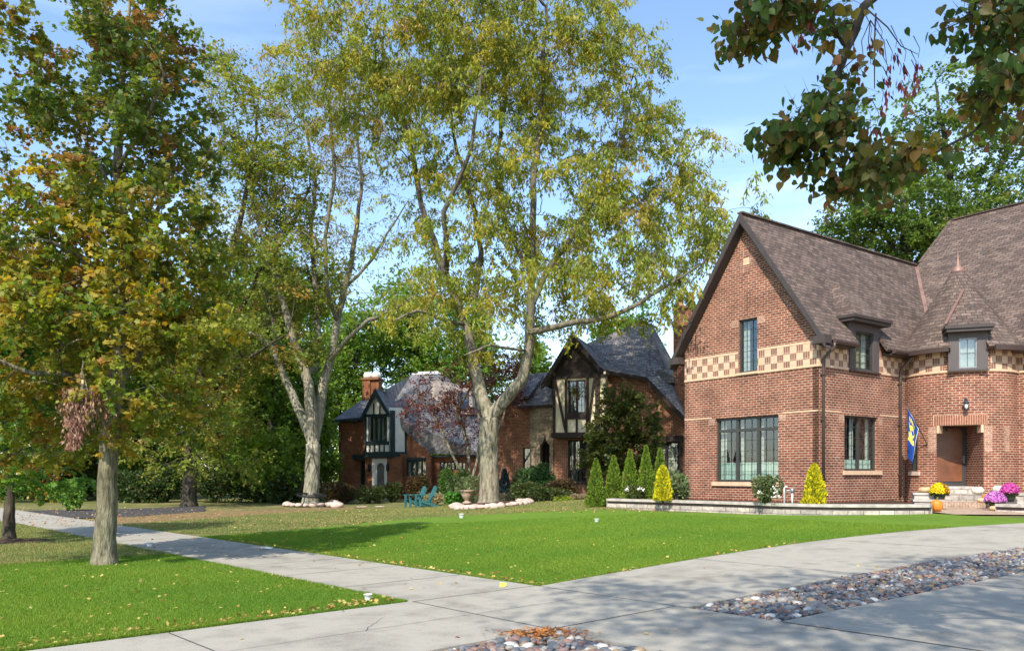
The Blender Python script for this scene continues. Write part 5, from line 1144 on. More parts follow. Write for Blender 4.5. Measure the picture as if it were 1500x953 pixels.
# ---- street maple at left with the broken branch
B1 = G(153, 827); Y1 = B1.y
g1 = [('trunk', None, [(154, 778, 0, .180), (156, 750, 0, .172), (157, 700, 0, .160), (160, 650, .05, .15), (168, 600, .1, .16), (172, 540, .15, .15), (178, 480, .2, .135), (182, 410, .2, .12), (180, 330, .2, .10), (172, 250, .2, .08), (176, 160, .1, .06), (185, 70, 0, .04), (190, 0, 0, .02)]),
      ('a', ('trunk', .42), [(130, 560, -.4, .07), (95, 548, -.8, .055), (40, 545, -1.2, .04), (-20, 520, -1.5, .02)]),
      ('b', ('trunk', .5), [(215, 500, .5, .06), (255, 470, 1, .045), (300, 450, 1.4, .025)]),
      ('c', ('trunk', .62), [(150, 400, -.6, .06), (110, 370, -1.1, .045), (60, 350, -1.6, .025)]),
      ('d', ('trunk', .7), [(215, 330, .7, .05), (250, 280, 1.1, .035), (285, 250, 1.4, .02)]),
      ('e', ('trunk', .78), [(140, 230, .6, .04), (110, 180, .9, .03), (75, 140, 1, .018)]),
      ('f', ('trunk', .8), [(215, 180, -.5, .04), (240, 110, -.8, .025)])]
b1 = px_blobs([(190, 20, 70, 60, 0, 1), (130, 110, 80, 55, 0, .8), (225, 120, 55, 60, 0, 1), (75, 130, 40, 40, 0, .4), (255, 205, 45, 45, 0, .9), (60, 210, 60, 50, 0, .8), (170, 220, 90, 60, 0, .8), (210, 300, 75, 50, 0, .8), (30, 300, 70, 45), (110, 350, 120, 50), (270, 330, 40, 50, 0, .5),
                (240, 400, 90, 55), (50, 420, 100, 60), (150, 470, 130, 55), (270, 480, 75, 50), (20, 520, 80, 60), (110, 590, 90, 40, .6, .7), (225, 570, 70, 45), (275, 610, 45, 35, 0, .5), (20, 620, 60, 55, 0, .8), (210, 630, 40, 28, 0, .5), (90, 660, 60, 25, .8, .5)], Y1, 2.3)
maple, skm = make_tree('street_maple', 'autumn maple on the near lawn with a snapped hanging branch of dead leaves', B1, g1, b1, 820, 'bark_maple', P_MAPLE, 74, .094, .20, 'maple', Y1, 13, droop=.25, r_tip=.0042, hue=.6, flat=.6, zpal=(P_MAPLE_TOP, 5.2, 7.4), wander=.10, lump=.045, flare=1.42)
# the snapped branch
r = np.random.default_rng(5); mb = MB(); Y1 -= .75
hb = At(121, 552, Y1 - .7); mb.tube([At(122, 528, Y1 - .7), At(121, 545, Y1 - .72), hb, At(120, 572, Y1 - .75), At(116, 610, Y1 - .78), At(108, 640, Y1 - .8)], [.012, .02, .03, .026, .018, .008], 7, lump=.08)
for k in range(14):
    a = At(122 + r.uniform(-3, 3), 560 + r.uniform(-12, 20), Y1 - .75); b = At(112 + r.uniform(-22, 34), 590 + r.uniform(-5, 50), Y1 - .75 + r.uniform(-.25, .25)); mb.tube([a, a.lerp(b, .5) + Vector((0, 0, .05)), b], [.008, .006, .003], 4)
bb = mb.build('broken_branch', M['bark_maple'], maple, uv=False)
mb = MB(); mb.tube([At(121, 556, Y1 - .80), At(121.5, 566, Y1 - .775), At(121, 577, Y1 - .775)], [.018, .024, .016], 6); mb.build('torn_wood', m_plain('torn wood', (.55, .42, .24), .8, var=.1), bb)
cl = []
for k in range(1900):
    t = r.uniform() ** .85; cx = lerp(120, 106, t) + r.normal() * lerp(15, 4, t) ; 
    cl.append(vp(cx, lerp(566, 655, t), Y1 - .78 + r.normal() * .13))
for k in range(420): t = r.uniform(); cl.append(vp(lerp(120, 160, t) + r.normal() * 6, lerp(568, 575, t) + abs(r.normal()) * lerp(14, 26, t), Y1 - .6 + r.normal() * .12))
cl = np.array(cl); n = len(cl); d = r.normal(0, .35, (n, 3)); d[:, 2] -= 1
foliage('dead_leaves', cl, r.uniform(.05, .10, n), d, r.normal(0, 1, (n, 3)), pick(P_BROWN, n, r), 'slim', M['dead'], maple)

# ---- small young tree at the left edge
B0 = G(13, 793); Y0 = B0.y
make_tree('young_tree', 'small tree with thin dark trunk in a mulch ring at the left edge', B0,
          [('trunk', None, [(14, 770, 0, .13), (14, 730, 0, .11), (12, 680, 0, .10), (8, 600, 0, .08), (0, 500, 0, .05), (0, 420, 0, .03)])],
          px_blobs([(0, 560, 70, 60), (-60, 480, 90, 90), (10, 450, 70, 60), (40, 650, 40, 35, 0, .7), (5, 690, 45, 25, 0, .7), (70, 700, 30, 20, 0, .5)], Y0, 2.2), 260, 'bark_dark', P_GREEN, 70, .13, .24, 'maple', Y0, 14, r_tip=.005, hue=.6)
disc('mulch_ring', G(13, 794), 1.0, 1.0, M['soil'], .02, .06)

# ---- dark-trunked maple further back, reddening
B4 = G(277, 741); Y4 = B4.y
make_tree('red_tinged_maple', 'dark trunked maple behind the street maple, crown turning orange in places', B4,
          [('trunk', None, [(277, 730, 0, .36), (278, 700, 0, .33), (280, 660, 0, .31), (285, 600, 0, .28), (300, 520, 0, .24), (325, 430, 0, .19), (350, 330, 0, .14), (370, 220, 0, .08), (380, 130, 0, .04)]),
           ('a', ('trunk', .45), [(320, 560, -1, .12), (370, 520, -2, .08), (420, 490, -2.6, .04)]), ('b', ('trunk', .6), [(380, 400, 1, .10), (430, 330, 1.4, .06), (455, 270, 1.6, .03)]), ('c', ('trunk', .6), [(300, 420, 1, .09), (290, 340, 1, .05)])],
          px_blobs([(365, 190, 48, 75, 0, .8), (345, 120, 30, 35, 0, .5), (420, 280, 55, 65, 0, .9), (345, 300, 60, 80, 0, .9), (450, 400, 65, 55), (350, 420, 90, 60), (300, 520, 90, 60), (400, 500, 70, 35, -1), (300, 600, 80, 50), (250, 660, 60, 30, 0, .7), (340, 670, 50, 25, 0, .6)], Y4, 4.5), 600, 'bark_dark', P_OLIVE, 80, .19, .45, 'rhomb', Y4, 15, r_tip=.011, hue=.65, steps=4)

# ---- background trees
def bg_tree(label, px, Y, top_py, rpx, pal, seed, bottom_py=700, ntips=230, per=100, name='background_tree', size=None, group='trees closing the view behind the houses', tr=.3, lean=0, sub=None, bark='bark_dark', keep=None):
    base = Vector(((px - HX) / F * Y, Y, float(ter((px - HX) / F * Y, Y)) - .1)); k = Y / F
    rr = np.random.default_rng(seed); H_ = bottom_py - top_py; bl = []
    for i in range(9):
        t = (i + .5) / 9; wd = math.sin(math.pi * (.12 + .80 * t)) ** .7
        bl.append((px + lean * t + rr.uniform(-.35, .35) * rpx, bottom_py - H_ * t, rpx * wd * rr.uniform(.5, .8), H_ * .12 + rpx * .12, rr.uniform(-2, 2)))
    g = [('trunk', None, [(px, 720, 0, tr), (px + 2, lerp(720, top_py, .35), 0, tr * .75), (px + lean * .6, lerp(720, top_py, .65), 0, tr * .45), (px + lean, lerp(720, top_py, .9), 0, tr * .15)])]
    return make_tree(name, label, base, g, px_blobs(bl, Y, rpx * k * .6), ntips, bark, pal, per, size or .11 + .0032 * Y, rpx * k * .12 + .25, 'rhomb', Y, seed, r_tip=.012 * Y / 40, hue=.7, steps=4, group=group, keep=keep)[0]
GB = 'trees closing the view behind the lawns'
bg_tree('bright green maple with low branches directly behind the pale multi stemmed tree', 395, 49, 395, 88, P_LIGHT, 31, 715, 420, 110, 'green_maple', group=GB)
bg_tree('bright green low branched tree left of the brick and timber house', 450, 52, 560, 40, P_LIGHT, 32, 722, 200, 100, 'green_maple', group=GB)
bg_tree('green tree behind the dark trunked maple', 230, 55, 420, 90, P_GREEN, 33, 712, 300, 100, group=GB)
bg_tree('yellowing tree low at the far left behind the young tree', 60, 48, 380, 95, P_MAPLE, 34, 690, 300, 100, group=GB)
bg_tree('tall green tree beyond the left edge of the view', -70, 50, 200, 120, P_GREEN, 35, 700, 300, 100, group=GB)
bg_tree('mid green tree filling the gap left of the street maple trunk', 130, 60, 470, 90, P_OLIVE, 36, 705, 260, 100, group=GB)
bg_tree('light green tree behind the cream topped chimney', 520, 72, 455, 80, P_LIGHT, 37, 690, 260, 110, group=GB)
bg_tree('light green tree behind the flat topped slate roof', 610, 78, 430, 90, P_LIGHT, 38, 690, 300, 110, group=GB)
bg_tree('darker green tree behind the left house, leftmost of that clump', 455, 78, 430, 80, P_GREEN, 39, 690, 240, 110, group=GB)
bg_tree('round green tree seen between the left house and the forked tree', 690, 75, 470, 75, P_GREEN, 40, 690, 240, 110, group=GB)
bg_tree('small green treetop showing in the gap left of the dark gable', 775, 70, 500, 40, P_LIGHT, 41, 680, 140, 90, group=GB)
bg_tree('green treetop showing over the slate roof ridge of the half timbered house', 915, 75, 462, 70, P_GREEN, 42, 690, 200, 100, group=GB)
bg_tree('distant olive tree under the dark maple canopy at far left', 180, 80, 520, 110, P_OLIVE, 43, 705, 260, 90, group=GB)
bg_tree('distant green tree closing the view behind the swing tree', 340, 82, 480, 120, P_DARK, 44, 705, 300, 90, group=GB)
GO = 'oaks rising behind the brick house'
make_tree('oak_tree', 'tall green oak rising behind the right hand ridge of the brick house', on_ground(1420, 52),
          [('trunk', None, [(1420, 600, 0, .45), (1415, 450, 0, .4), (1400, 350, 0, .33), (1390, 260, 0, .25), (1380, 180, 0, .14), (1370, 120, 0, .06)]), ('a', ('trunk', .6), [(1450, 270, 1, .16), (1490, 200, 2, .08)]), ('b', ('trunk', .55), [(1350, 300, 1, .14), (1310, 250, 1, .07)])],
          px_blobs([(1375, 150, 40, 45, 0, .8), (1400, 220, 90, 50), (1330, 250, 60, 45, 0, .8), (1470, 150, 60, 60), (1480, 270, 80, 60), (1400, 300, 80, 50), (1500, 60, 60, 50), (1300, 170, 45, 35, 0, .4)], 52, 5), 360, 'bark_dark', P_OAK, 70, .25, .48, 'rhomb', 52, 51, group=GO, r_tip=.014, hue=.65)
make_tree('oak_tree', 'lower spreading oak with dark limbs behind the ridge between gable and main roof', on_ground(1330, 50),
          [('trunk', None, [(1330, 600, 0, .5), (1330, 450, 0, .42), (1328, 370, 0, .36), (1325, 300, 0, .22), (1315, 250, 0, .1)]), ('a', ('trunk', .7), [(1290, 330, 0, .16), (1250, 300, 0, .08)]), ('b', ('trunk', .7), [(1370, 330, 0, .16), (1420, 320, 0, .08)])],
          px_blobs([(1250, 320, 45, 35, 0, .8), (1320, 310, 60, 45), (1290, 340, 70, 30), (1400, 340, 70, 40), (1340, 360, 80, 20), (1200, 340, 25, 12, 0, .3)], 50, 4), 240, 'bark_dark', P_OAK, 75, .25, .45, 'rhomb', 50, 52, group=GO, r_tip=.014, hue=.65)

# ---- purple-leaved Japanese maple between the houses
make_tree('japanese_maple', 'wide low maple with dark red leaves and bare crooked stems left of the forked tree', G(690, 733),
          [('trunk', None, [(690, 722, 0, .13), (688, 705, 0, .11)]), ('a', ('trunk', .9), [(670, 680, 0, .08), (655, 650, 0, .06), (640, 615, 0, .04), (615, 580, 0, .02)]), ('b', ('trunk', .9), [(700, 670, 0, .08), (705, 620, 0, .06), (690, 570, 0, .03)]), ('c', ('trunk', .9), [(685, 650, 1, .07), (670, 600, 1, .05), (700, 550, 1, .02)]), ('d', ('trunk', .8), [(720, 660, -1, .06), (740, 600, -1, .03)])],
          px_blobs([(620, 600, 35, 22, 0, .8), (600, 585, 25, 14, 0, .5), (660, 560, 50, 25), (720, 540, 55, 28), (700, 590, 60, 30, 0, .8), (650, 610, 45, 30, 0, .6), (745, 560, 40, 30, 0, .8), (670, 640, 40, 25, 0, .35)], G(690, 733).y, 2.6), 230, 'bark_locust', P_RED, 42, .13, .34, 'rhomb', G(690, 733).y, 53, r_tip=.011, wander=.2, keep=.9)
# ---- dark magnolia against the middle house
mg = on_ground(905, 37)
make_tree('small_tree', 'dark leaved small tree growing against the brick wall right of the cream timbered bay', mg,
          [('trunk', None, [(905, 700, 0, .10), (903, 660, 0, .08), (900, 620, 0, .05), (905, 580, 0, .03)])],
          px_blobs([(905, 590, 32, 28), (895, 630, 38, 30), (930, 610, 35, 35), (915, 660, 45, 28), (880, 670, 28, 25), (950, 640, 20, 22, 0, .5), (870, 600, 10, 14, 0, .3)], 37, 1.1), 220, 'bark_dark', P_MAG, 60, .17, .22, 'rhomb', 37, 54, r_tip=.009)

# ---- leafy linden overhead; its low branches hang into the top right of the view
def linden():
    global rng
    r = np.random.default_rng(77); rng = r; random.seed(77)
    base = Vector((7.2, 1.6, 0)); root = thing('linden_tree', 'foreground tree whose heart shaped leaves hang into the top right of the view', 'tree', base)
    sk = Skeleton(); tk = sk.limb([((7.2, 1.6, -.1), .36), ((7.2, 1.6, .6), .28), ((7.15, 1.7, 2.4), .25), ((7.0, 1.9, 4.2), .22), ((6.6, 2.1, 6.0), .16), ((6.2, 2.3, 8.5), .09)])
    tr = list(range(len(sk.p))); sk.guide = len(tr)
    def br(frac, pts): i = tr[int(frac * (len(tr) - 1))]; sk.limb([(tuple(sk.p[i]), min(sk.r[i], pts[0][1]))] + pts, i)
    q = lambda px, py, Y, rr_: (vp(px, py, Y), rr_)
    br(.72, [q(1950, -420, 3.6, .07), q(1700, -260, 4.4, .05), q(1500, -130, 5.0, .035), q(1350, -60, 5.2, .022), q(1265, 10, 5.2, .014), q(1235, 90, 5.2, .010), q(1215, 150, 5.2, .006)])
    br(.72, [q(1900, -300, 3.9, .06), q(1650, -120, 4.6, .04), q(1480, -20, 4.9, .02), q(1420, 10, 4.9, .01)])
    br(.62, [q(1900, -100, 4.2, .06), q(1700, 30, 4.7, .04), q(1570, 60, 4.8, .02), q(1490, 110, 4.8, .012), q(1440, 150, 4.8, .006)])
    br(.92, [((5.2, 1.4, 9.4), .10), ((3.2, -.4, 10.8), .08), ((1.0, -1.6, 11.6), .06), ((-2.0, -2.4, 11.9), .03)])
    br(.92, [((5.6, 0.2, 9.6), .09), ((4.0, -2.2, 11.0), .06), ((1.6, -4.4, 11.6), .03)])
    br(.95, [((6.6, 2.6, 9.8), .07), ((7.6, 2.6, 10.8), .05)])
    low = px_blobs([(1140, 25, 60, 22, 0, .9), (1090, 42, 35, 16, 0, .8), (1075, 50, 20, 10, 0, .4), (1220, 15, 50, 25, 0, .8), (1245, 110, 28, 22, 0, .6), (1215, 155, 40, 24), (1155, 195, 38, 24), (1230, 200, 35, 22, 0, .7), (1175, 228, 35, 14, 0, .8), (1250, 250, 45, 22), (1300, 250, 45, 28), (1270, 285, 45, 16, 0, .9), (1325, 240, 22, 20, 0, .6),
                    (1400, 25, 40, 18, -.3, .7), (1450, 15, 45, 22, -.3, .8), (1480, 60, 30, 25, -.3, .7), (1470, 130, 40, 35, -.3), (1450, 180, 25, 18, -.3, .4), (1500, 170, 25, 30, -.3, .5), (1500, 30, 50, 30, -.3)], 5.15, .35)
    tips = blob_points(low, 170, r, .2)
    hi = [(-2.8, -3.2, 12, 1.5, .8, 1.6), (-1.0, -3.8, 12, 1.6, .8, 1.6), (1.0, -2.8, 12.2, 1.7, .9, 1.6), (-2.4, -1.0, 12.3, 1.3, .8, 1.4), (0.3, -.4, 12.2, 1.6, .9, 1.5), (2.6, -1.2, 12, 1.7, .9, 1.6), (2.8, 1.0, 12.3, 1.4, .8, 1.2), (-.6, -5.4, 11.8, 1.5, .8, 1.3), (1.8, -4.8, 11.8, 1.6, .8, 1.4), (4.4, -3.2, 11.6, 1.6, .9, 1.5), (6, 0, 12, 2, 1.2, 2), (8.2, 2.4, 11, 1.6, 1.2, 1.6)]
    tips2 = blob_points([(a, b, c, d, e, f_) for a, b, c, d, e, f_ in hi], 420, r, .2)
    tips2 = tips2[tips2[:, 2] > 2.2 + .62 * np.maximum(tips2[:, 1], 0) + .25]
    sk.grow(np.concatenate([tips, tips2]), r_tip=.0032, wander=.09, steps=5, low=0)
    sk.mesh('trunk', M['bark_dark'], root)
    ends = np.array([sk.p[e] for e in sk.ends]); par = np.array([sk.p[sk.par[e]] for e in sk.ends]); n = len(ends)
    is_low = ends[:, 2] < 2.2 + .62 * np.maximum(ends[:, 1], 0) + .2
    for nm, sel, per, spread, size in (('crown', ~is_low, 34, .36, .125), ('low_branch_leaves', is_low, 17, .072, .068)):
        e, p_ = ends[sel], par[sel]; m = len(e); t = r.uniform(0, .7, (m, per, 1)); pos = (e[:, None] + (p_ - e)[:, None] * t + r.normal(0, spread, (m, per, 3)) * np.array((1, 1, .7))).reshape(-1, 3)
        N_ = m * per; d = r.normal(0, .45, (N_, 3)); d[:, 2] -= .75; u = r.normal(0, .8, (N_, 3)); u[:, 2] += .5; u[:, 1] -= .3
        cc = np.repeat(pick(P_LINDEN, m, r, .1), per, 0); col = cc * .4 + pick(P_LINDEN, N_, r) * .6
        if nm == 'crown':
            ok = pos[:, 2] > 1.75 + .60 * np.maximum(pos[:, 1], 0); pos, d, u, col = pos[ok], d[ok], u[ok], col[ok]; N_ = len(pos)
        foliage(nm, pos, size * r.uniform(.6, 1.15, N_), d, u, col, 'linden', M['leaf'], root)
    # hanging reddish seed bracts
    pts = []; mb = MB()
    for px, py in [(1290, 60), (1305, 90), (1318, 110), (1330, 125), (1340, 105), (1298, 110), (1275, 55), (1312, 70), (1170, 45), (1165, 58), (1325, 90), (1345, 85), (1190, 30), (1300, 130), (1285, 180), (1292, 150), (1328, 150), (1342, 120)]:
        a = At(px, py, 5.1); mb.tube([a + Vector((-.03, 0, .14)), a + Vector((.01, 0, .06)), a], [.003, .002, .002], 3)
        for k in range(7): pts.append(a + Vector((r.normal() * .012, r.normal() * .012, -r.uniform(0, .06))))
    s1 = At(1268, 12, 5.2); mb.tube([s1, At(1300, 40, 5.1), At(1320, 68, 5.1), At(1345, 80, 5.1)], [.007, .005, .004, .002], 4); mb.tube([At(1283, 20, 5.15), At(1281, 60, 5.15), At(1281, 130, 5.15)], [.006, .005, .003], 4); mb.tube([At(1250, 60, 5.2), At(1240, 80, 5.2), At(1218, 100, 5.2)], [.007, .006, .004], 4)
    for a in (1262, 1272, 1295): mb.tube([At(1275, 30, 5.15), At(a, 60, 5.12), At(a + 4, 95, 5.1)], [.004, .003, .002], 3)
    le = ends[is_low]; m2 = len(le) * 4; tp_ = np.repeat(le, 4, 0) + r.normal(0, .03, (m2, 3)); dd_ = r.normal(0, .7, (m2, 3)); dd_[:, 2] += .4; foliage('twigs', tp_, r.uniform(.10, .24, m2), dd_, r.normal(0, 1, (m2, 3)), pick(palette((1, (.05, .035, .03))), m2, r), 'blade', M['dead'], root, width=np.full(m2, .005), kind='stuff')
    mb.build('seed_stalks', M['bark_dark'], root, uv=False)
    pts = np.array([tuple(p) for p in pts]); n = len(pts); d = r.normal(0, .2, (n, 3)); d[:, 2] -= 1
    SBO = foliage('seed_bracts', pts, r.uniform(.04, .07, n), d, r.normal(0, 1, (n, 3)), pick(palette((3, (.17, .045, .05)), (2, (.25, .09, .06))), n, r), 'slim', M['dead'], root); SBO['kind'] = 'stuff'
linden()

# ============================================================ SHRUBS
def shrub(name, label, cat, px, Y, w_px, top_py, pal, n, size, seed, base=None, shape='rhomb', mat='leaf', group=None, flat=1.0, cone=False, spiky=0, bz=None, lumps=7, wpow=.8, deep=.8):
    r = np.random.default_rng(seed); k = Y / F; x = (px - HX) / F * Y; z0 = float(ter(x, Y)) if bz is None else bz
    ztop = EYE + (HY - top_py) * k; h = ztop - z0; w_ = w_px * k / 2
    root = thing(name, label, cat, (x, Y, z0), group)
    if cone:
        t = r.uniform(0, 1, n) ** 1.35; a = r.uniform(0, 2 * math.pi, n); rad = w_ * (1 - t) ** wpow * (1 - .12 * np.exp(-t * 14)) * (1 + .09 * np.sin(a * 5 + t * 9) + .07 * np.sin(a * 3 - t * 17)); rr_ = rad * np.sqrt(r.uniform(.45, 1.05, n))
        pos = np.stack([x + rr_ * np.cos(a), Y + rr_ * np.sin(a), z0 + .03 + t * h * .97], 1); out = np.stack([np.cos(a), np.sin(a), np.full(n, 1.1)], 1)
        d = out * .8 + r.normal(0, .35, (n, 3)); d[:, 2] += .6; u = r.normal(0, 1, (n, 3))
    else:
        c = np.stack([r.uniform(-.72, .72, lumps) * w_, r.uniform(-.6, .6, lumps) * w_ * deep, r.uniform(.30, .66, lumps) * h], 1); c[0] = (0, 0, .52 * h)
        R_ = np.stack([r.uniform(.36, .55, lumps) * w_, r.uniform(.36, .55, lumps) * w_ * deep, np.minimum(h - c[:, 2], r.uniform(.34, .5, lumps) * h)], 1); i = r.integers(0, lumps, n); v = nrm(r.normal(0, 1, (n, 3)))
        q = r.uniform(.35, 1.06, (n, 1)) ** .5; pos = c[i] + v * q * R_[i]; pos[:, 2] = np.abs(pos[:, 2]) + .02; pos += np.array((x, Y, z0)); d = v + r.normal(0, .6, (n, 3)); d[:, 2] += spiky; u = v * .7 + r.normal(0, .6, (n, 3)); u[:, 2] += .5
    cl = np.sin(pos[:, 0] * 5.1 + seed) * np.cos(pos[:, 2] * 6.3) * np.sin(pos[:, 1] * 4.7)
    cols = pick(pal, n, r)
    foliage('foliage', pos, size * r.uniform(.6, 1.3, n), d, u, cols, shape, M[mat], root)
    mb = MB()
    for j in range(1 if cone else 5):
        a = j * 1.3; e = Vector((x + (0 if cone else math.cos(a) * w_ * .5), Y + (0 if cone else math.sin(a) * w_ * .4), z0 + h * (.85 if cone else .5))); mb.tube([Vector((x, Y, z0 - .05)), Vector((x, Y, z0)).lerp(e, .5) + Vector((0, 0, .05)), e], [.04, .025, .01], 5)
    mb.build('stem', M['bark_dark'], root, uv=False)
    return root
bedz = WZ - .06
AG = 'five clipped arborvitae cones beside the brick house'
for i, (px, top, Y, wd, z, lb_) in enumerate([(873, 672, 28.6, 32, None, 'arborvitae cone standing outside the stone wall, leftmost and bushiest of the five'), (899, 668, 28.9, 30, bedz, 'arborvitae cone just inside the wall end, second from the left'), (923, 659, 28.3, 30, bedz, 'arborvitae cone in the middle of the five, behind the white flowers'),
                                           (946.5, 653, 27.8, 29, bedz, 'tallest arborvitae cone, fourth from the left'), (967, 656, 28.2, 27, bedz, 'arborvitae cone partly hidden by the yellow cypress, rightmost of the five')]):
    shrub('arborvitae', lb_, 'conifer', px, Y, wd, top, P_ARBOR, 6500, .075, 100 + i, bz=z, mat='conifer', group=AG, cone=True)
shrub('golden_cypress', 'bright yellow cypress beside the arborvitae cones', 'shrub', 971, 26.2, 26, 684, P_GOLD, 3200, .09, 110, bz=bedz, mat='conifer', cone=True, wpow=.5)
shrub('golden_cypress', 'leaning bright yellow cypress at the front corner of the brick house', 'shrub', 1193, 23.0, 32, 682, P_GOLD, 3400, .09, 111, bz=bedz, mat='conifer', cone=True, wpow=.55)
shrub('grass_clump', 'spiky green plant clump against the left end of the brick gable wall', 'plant', 991, 27.0, 32, 694, P_SAGE, 1800, .20, 112, bz=bedz, shape='slim', mat='conifer', spiky=1.5)
def flowers(root, pts, col, size=.10, n=9, name='flowers'):
    P_ = []; r = np.random.default_rng(len(pts) + 3)
    for p in pts:
        for k in range(n): P_.append((p[0] + r.normal() * size * .35, p[1] - .05 + r.normal() * size * .2, p[2] + r.normal() * size * .35))
    P_ = np.array(P_); m = len(P_); return foliage(name, P_, r.uniform(.6, 1.1, m) * size, r.normal(0, 1, (m, 3)), r.normal(0, 1, (m, 3)) + np.array((0, -.6, .8)), pick(palette((1, col)), m, r, .1), 'rhomb', M['dead'], root, kind='stuff')
s_ = shrub('rose_bush', 'round rose bush with white blooms under the big three light window', 'shrub', 1123, 23.6, 38, 697, P_SAGE, 2200, .085, 113, bz=bedz)
flowers(s_, [vp(1132, 714, 23.2), vp(1136, 718, 23.2), vp(1112, 722, 23.2), vp(1131, 727, 23.2), vp(1138, 726, 23.2)], (.75, .74, .66), .09)
s_ = shrub('hydrangea', 'low dark green bush with two white flower heads in front of the arborvitae', 'shrub', 932, 27.5, 30, 713, P_BUSH, 1500, .085, 114, bz=bedz)
flowers(s_, [vp(920, 713, 27.2), vp(918, 718, 27.2), vp(938, 714, 27.2), vp(941, 716, 27.2)], (.75, .74, .66), .10)
# planting along the middle and left houses
shrub('juniper', 'spreading weeping juniper in front of the stone entrance arch', 'shrub', 790, 37.0, 70, 678, P_JUN, 5200, .17, 120, shape='slim', mat='conifer', deep=.6)
shrub('barberry', 'low dark green and reddish shrub mass right of the forked tree', 'shrub', 772, 35.0, 62, 706, P_BUSH, 4200, .11, 121, lumps=9)
shrub('shrub', 'olive and rust coloured bushy shrub below the french window of the half timbered house', 'shrub', 822, 35.6, 50, 702, P_RUSTY, 2600, .11, 122)
shrub('ground_shrub', 'low green shrub in front of the juniper', 'shrub', 802, 34.4, 60, 712, P_BUSH, 3200, .10, 123, lumps=8)
shrub('yellow_perennial', 'small bright yellow green plant at the edge of the bed', 'plant', 823, 34.0, 24, 729, palette((3, (.35, .42, .03)), (2, (.18, .28, .03))), 700, .10, 124)
shrub('dried_grasses', 'pale dry plant clump left of the arborvitae cones', 'plant', 849, 34.2, 26, 726, palette((3, (.42, .33, .20)), (2, (.26, .22, .12))), 900, .13, 125, shape='slim', spiky=1)
shrub('blue_spruce', 'small dark blue green spruce directly right of the forked trunk', 'conifer', 739, 37.2, 28, 688, P_BLUE, 2600, .11, 126, mat='conifer', cone=True, wpow=.9)
shrub('boxwood', 'clipped bright green boxwood under the strip window of the left house', 'shrub', 662, 40.5, 48, 686, palette((4, (.045, .12, .02)), (2, (.08, .17, .025))), 4200, .10, 127, lumps=9)
shrub('variegated_shrub', 'rounded grey green shrub behind the flower urn', 'shrub', 680, 39.0, 52, 698, P_SAGE, 3600, .10, 128, lumps=8)
shrub('hosta', 'low vivid green leafy plant beside the flower urn', 'plant', 664, 37.0, 28, 722, palette((3, (.07, .22, .03)), (1, (.12, .28, .05))), 900, .14, 129)
shrub('dried_grasses', 'pale straw coloured plant at the foot of the brick pier', 'plant', 638, 38.5, 34, 724, palette((3, (.45, .38, .22)), (2, (.30, .28, .10))), 900, .15, 130, shape='slim', spiky=1)
shrub('dried_grasses', 'pale dry plants right behind the forked trunk', 'plant', 740, 36.6, 34, 724, palette((3, (.42, .35, .22)), (2, (.20, .20, .08))), 900, .12, 131, shape='slim', spiky=.6)
shrub('rusty_shrub', 'large olive and orange shrub below the green framed window of the left house', 'shrub', 606, 47, 46, 695, P_RUSTY, 3800, .13, 132, lumps=8)
shrub('evergreen_shrub', 'rounded dark shrub right of the arched white door', 'shrub', 574, 46.5, 30, 706, P_BUSH, 2200, .12, 133)
shrub('reddish_hedge', 'reddish brown hedge left of the arched white door', 'hedge', 495, 46, 62, 707, P_RUSTY, 4600, .13, 134, lumps=11)
shrub('low_shrub', 'low olive shrub in front of the arched white door', 'shrub', 541, 45.6, 38, 712, P_BUSH, 2400, .12, 135)
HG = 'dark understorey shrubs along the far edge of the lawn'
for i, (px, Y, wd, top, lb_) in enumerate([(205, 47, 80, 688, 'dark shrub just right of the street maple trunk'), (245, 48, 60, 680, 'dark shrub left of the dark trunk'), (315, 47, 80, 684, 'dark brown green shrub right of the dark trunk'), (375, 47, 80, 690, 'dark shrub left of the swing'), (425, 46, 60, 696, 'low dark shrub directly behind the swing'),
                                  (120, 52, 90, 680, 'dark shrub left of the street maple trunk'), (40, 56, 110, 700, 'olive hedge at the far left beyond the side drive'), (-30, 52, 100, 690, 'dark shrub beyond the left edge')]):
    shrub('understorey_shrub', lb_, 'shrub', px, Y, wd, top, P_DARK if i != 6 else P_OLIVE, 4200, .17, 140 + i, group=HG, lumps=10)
shrub('low_sapling', 'small bushy green sapling with thin pale stem beyond the side drive', 'shrub', 100, 36, 46, 700, P_GREEN, 1500, .14, 150)

# ============================================================ THINGS ON THE LAWNS AND STEPS
rng = np.random.default_rng(99); random.seed(99)
# stones ringing the two trees
def icos(r, sx, sy, sz, seed, rough=.18, sub=2):
    import bmesh
    bm = bmesh.new(); bmesh.ops.create_icosphere(bm, subdivisions=sub, radius=1); rr = np.random.default_rng(seed); f = rr.normal(0, 1, (4, 3))
    for v in bm.verts:
        c = v.co.copy(); k = 1 + rough * sum(math.sin(f[i][0] * c.x * 2 + f[i][1] * c.y * 2 + f[i][2] * c.z * 2 + i) for i in range(4)) / 2.2
        v.co = Vector((c.x * sx, c.y * sy, c.z * sz)) * k * r
    return bm
def rock_mesh(name, mat, r, sx, sy, sz, seed, col=None, rough=.18, sub=2):
    bm = icos(r, sx, sy, sz, seed, rough, sub); me = bpy.data.meshes.new(name); bm.to_mesh(me); bm.free(); me.materials.append(mat)
    for p in me.polygons: p.use_smooth = True
    if col is not None:
        at = me.attributes.new('col', 'FLOAT_COLOR', 'POINT'); at.data.foreach_set('color', np.tile(np.array((*col, 1), 'f'), len(me.vertices)))
    return me
ringm = [rock_mesh('edging_stone', M['ring'], .21, rng.uniform(.9, 1.25), rng.uniform(.8, 1.1), rng.uniform(.5, .75), 200 + i) for i in range(6)]
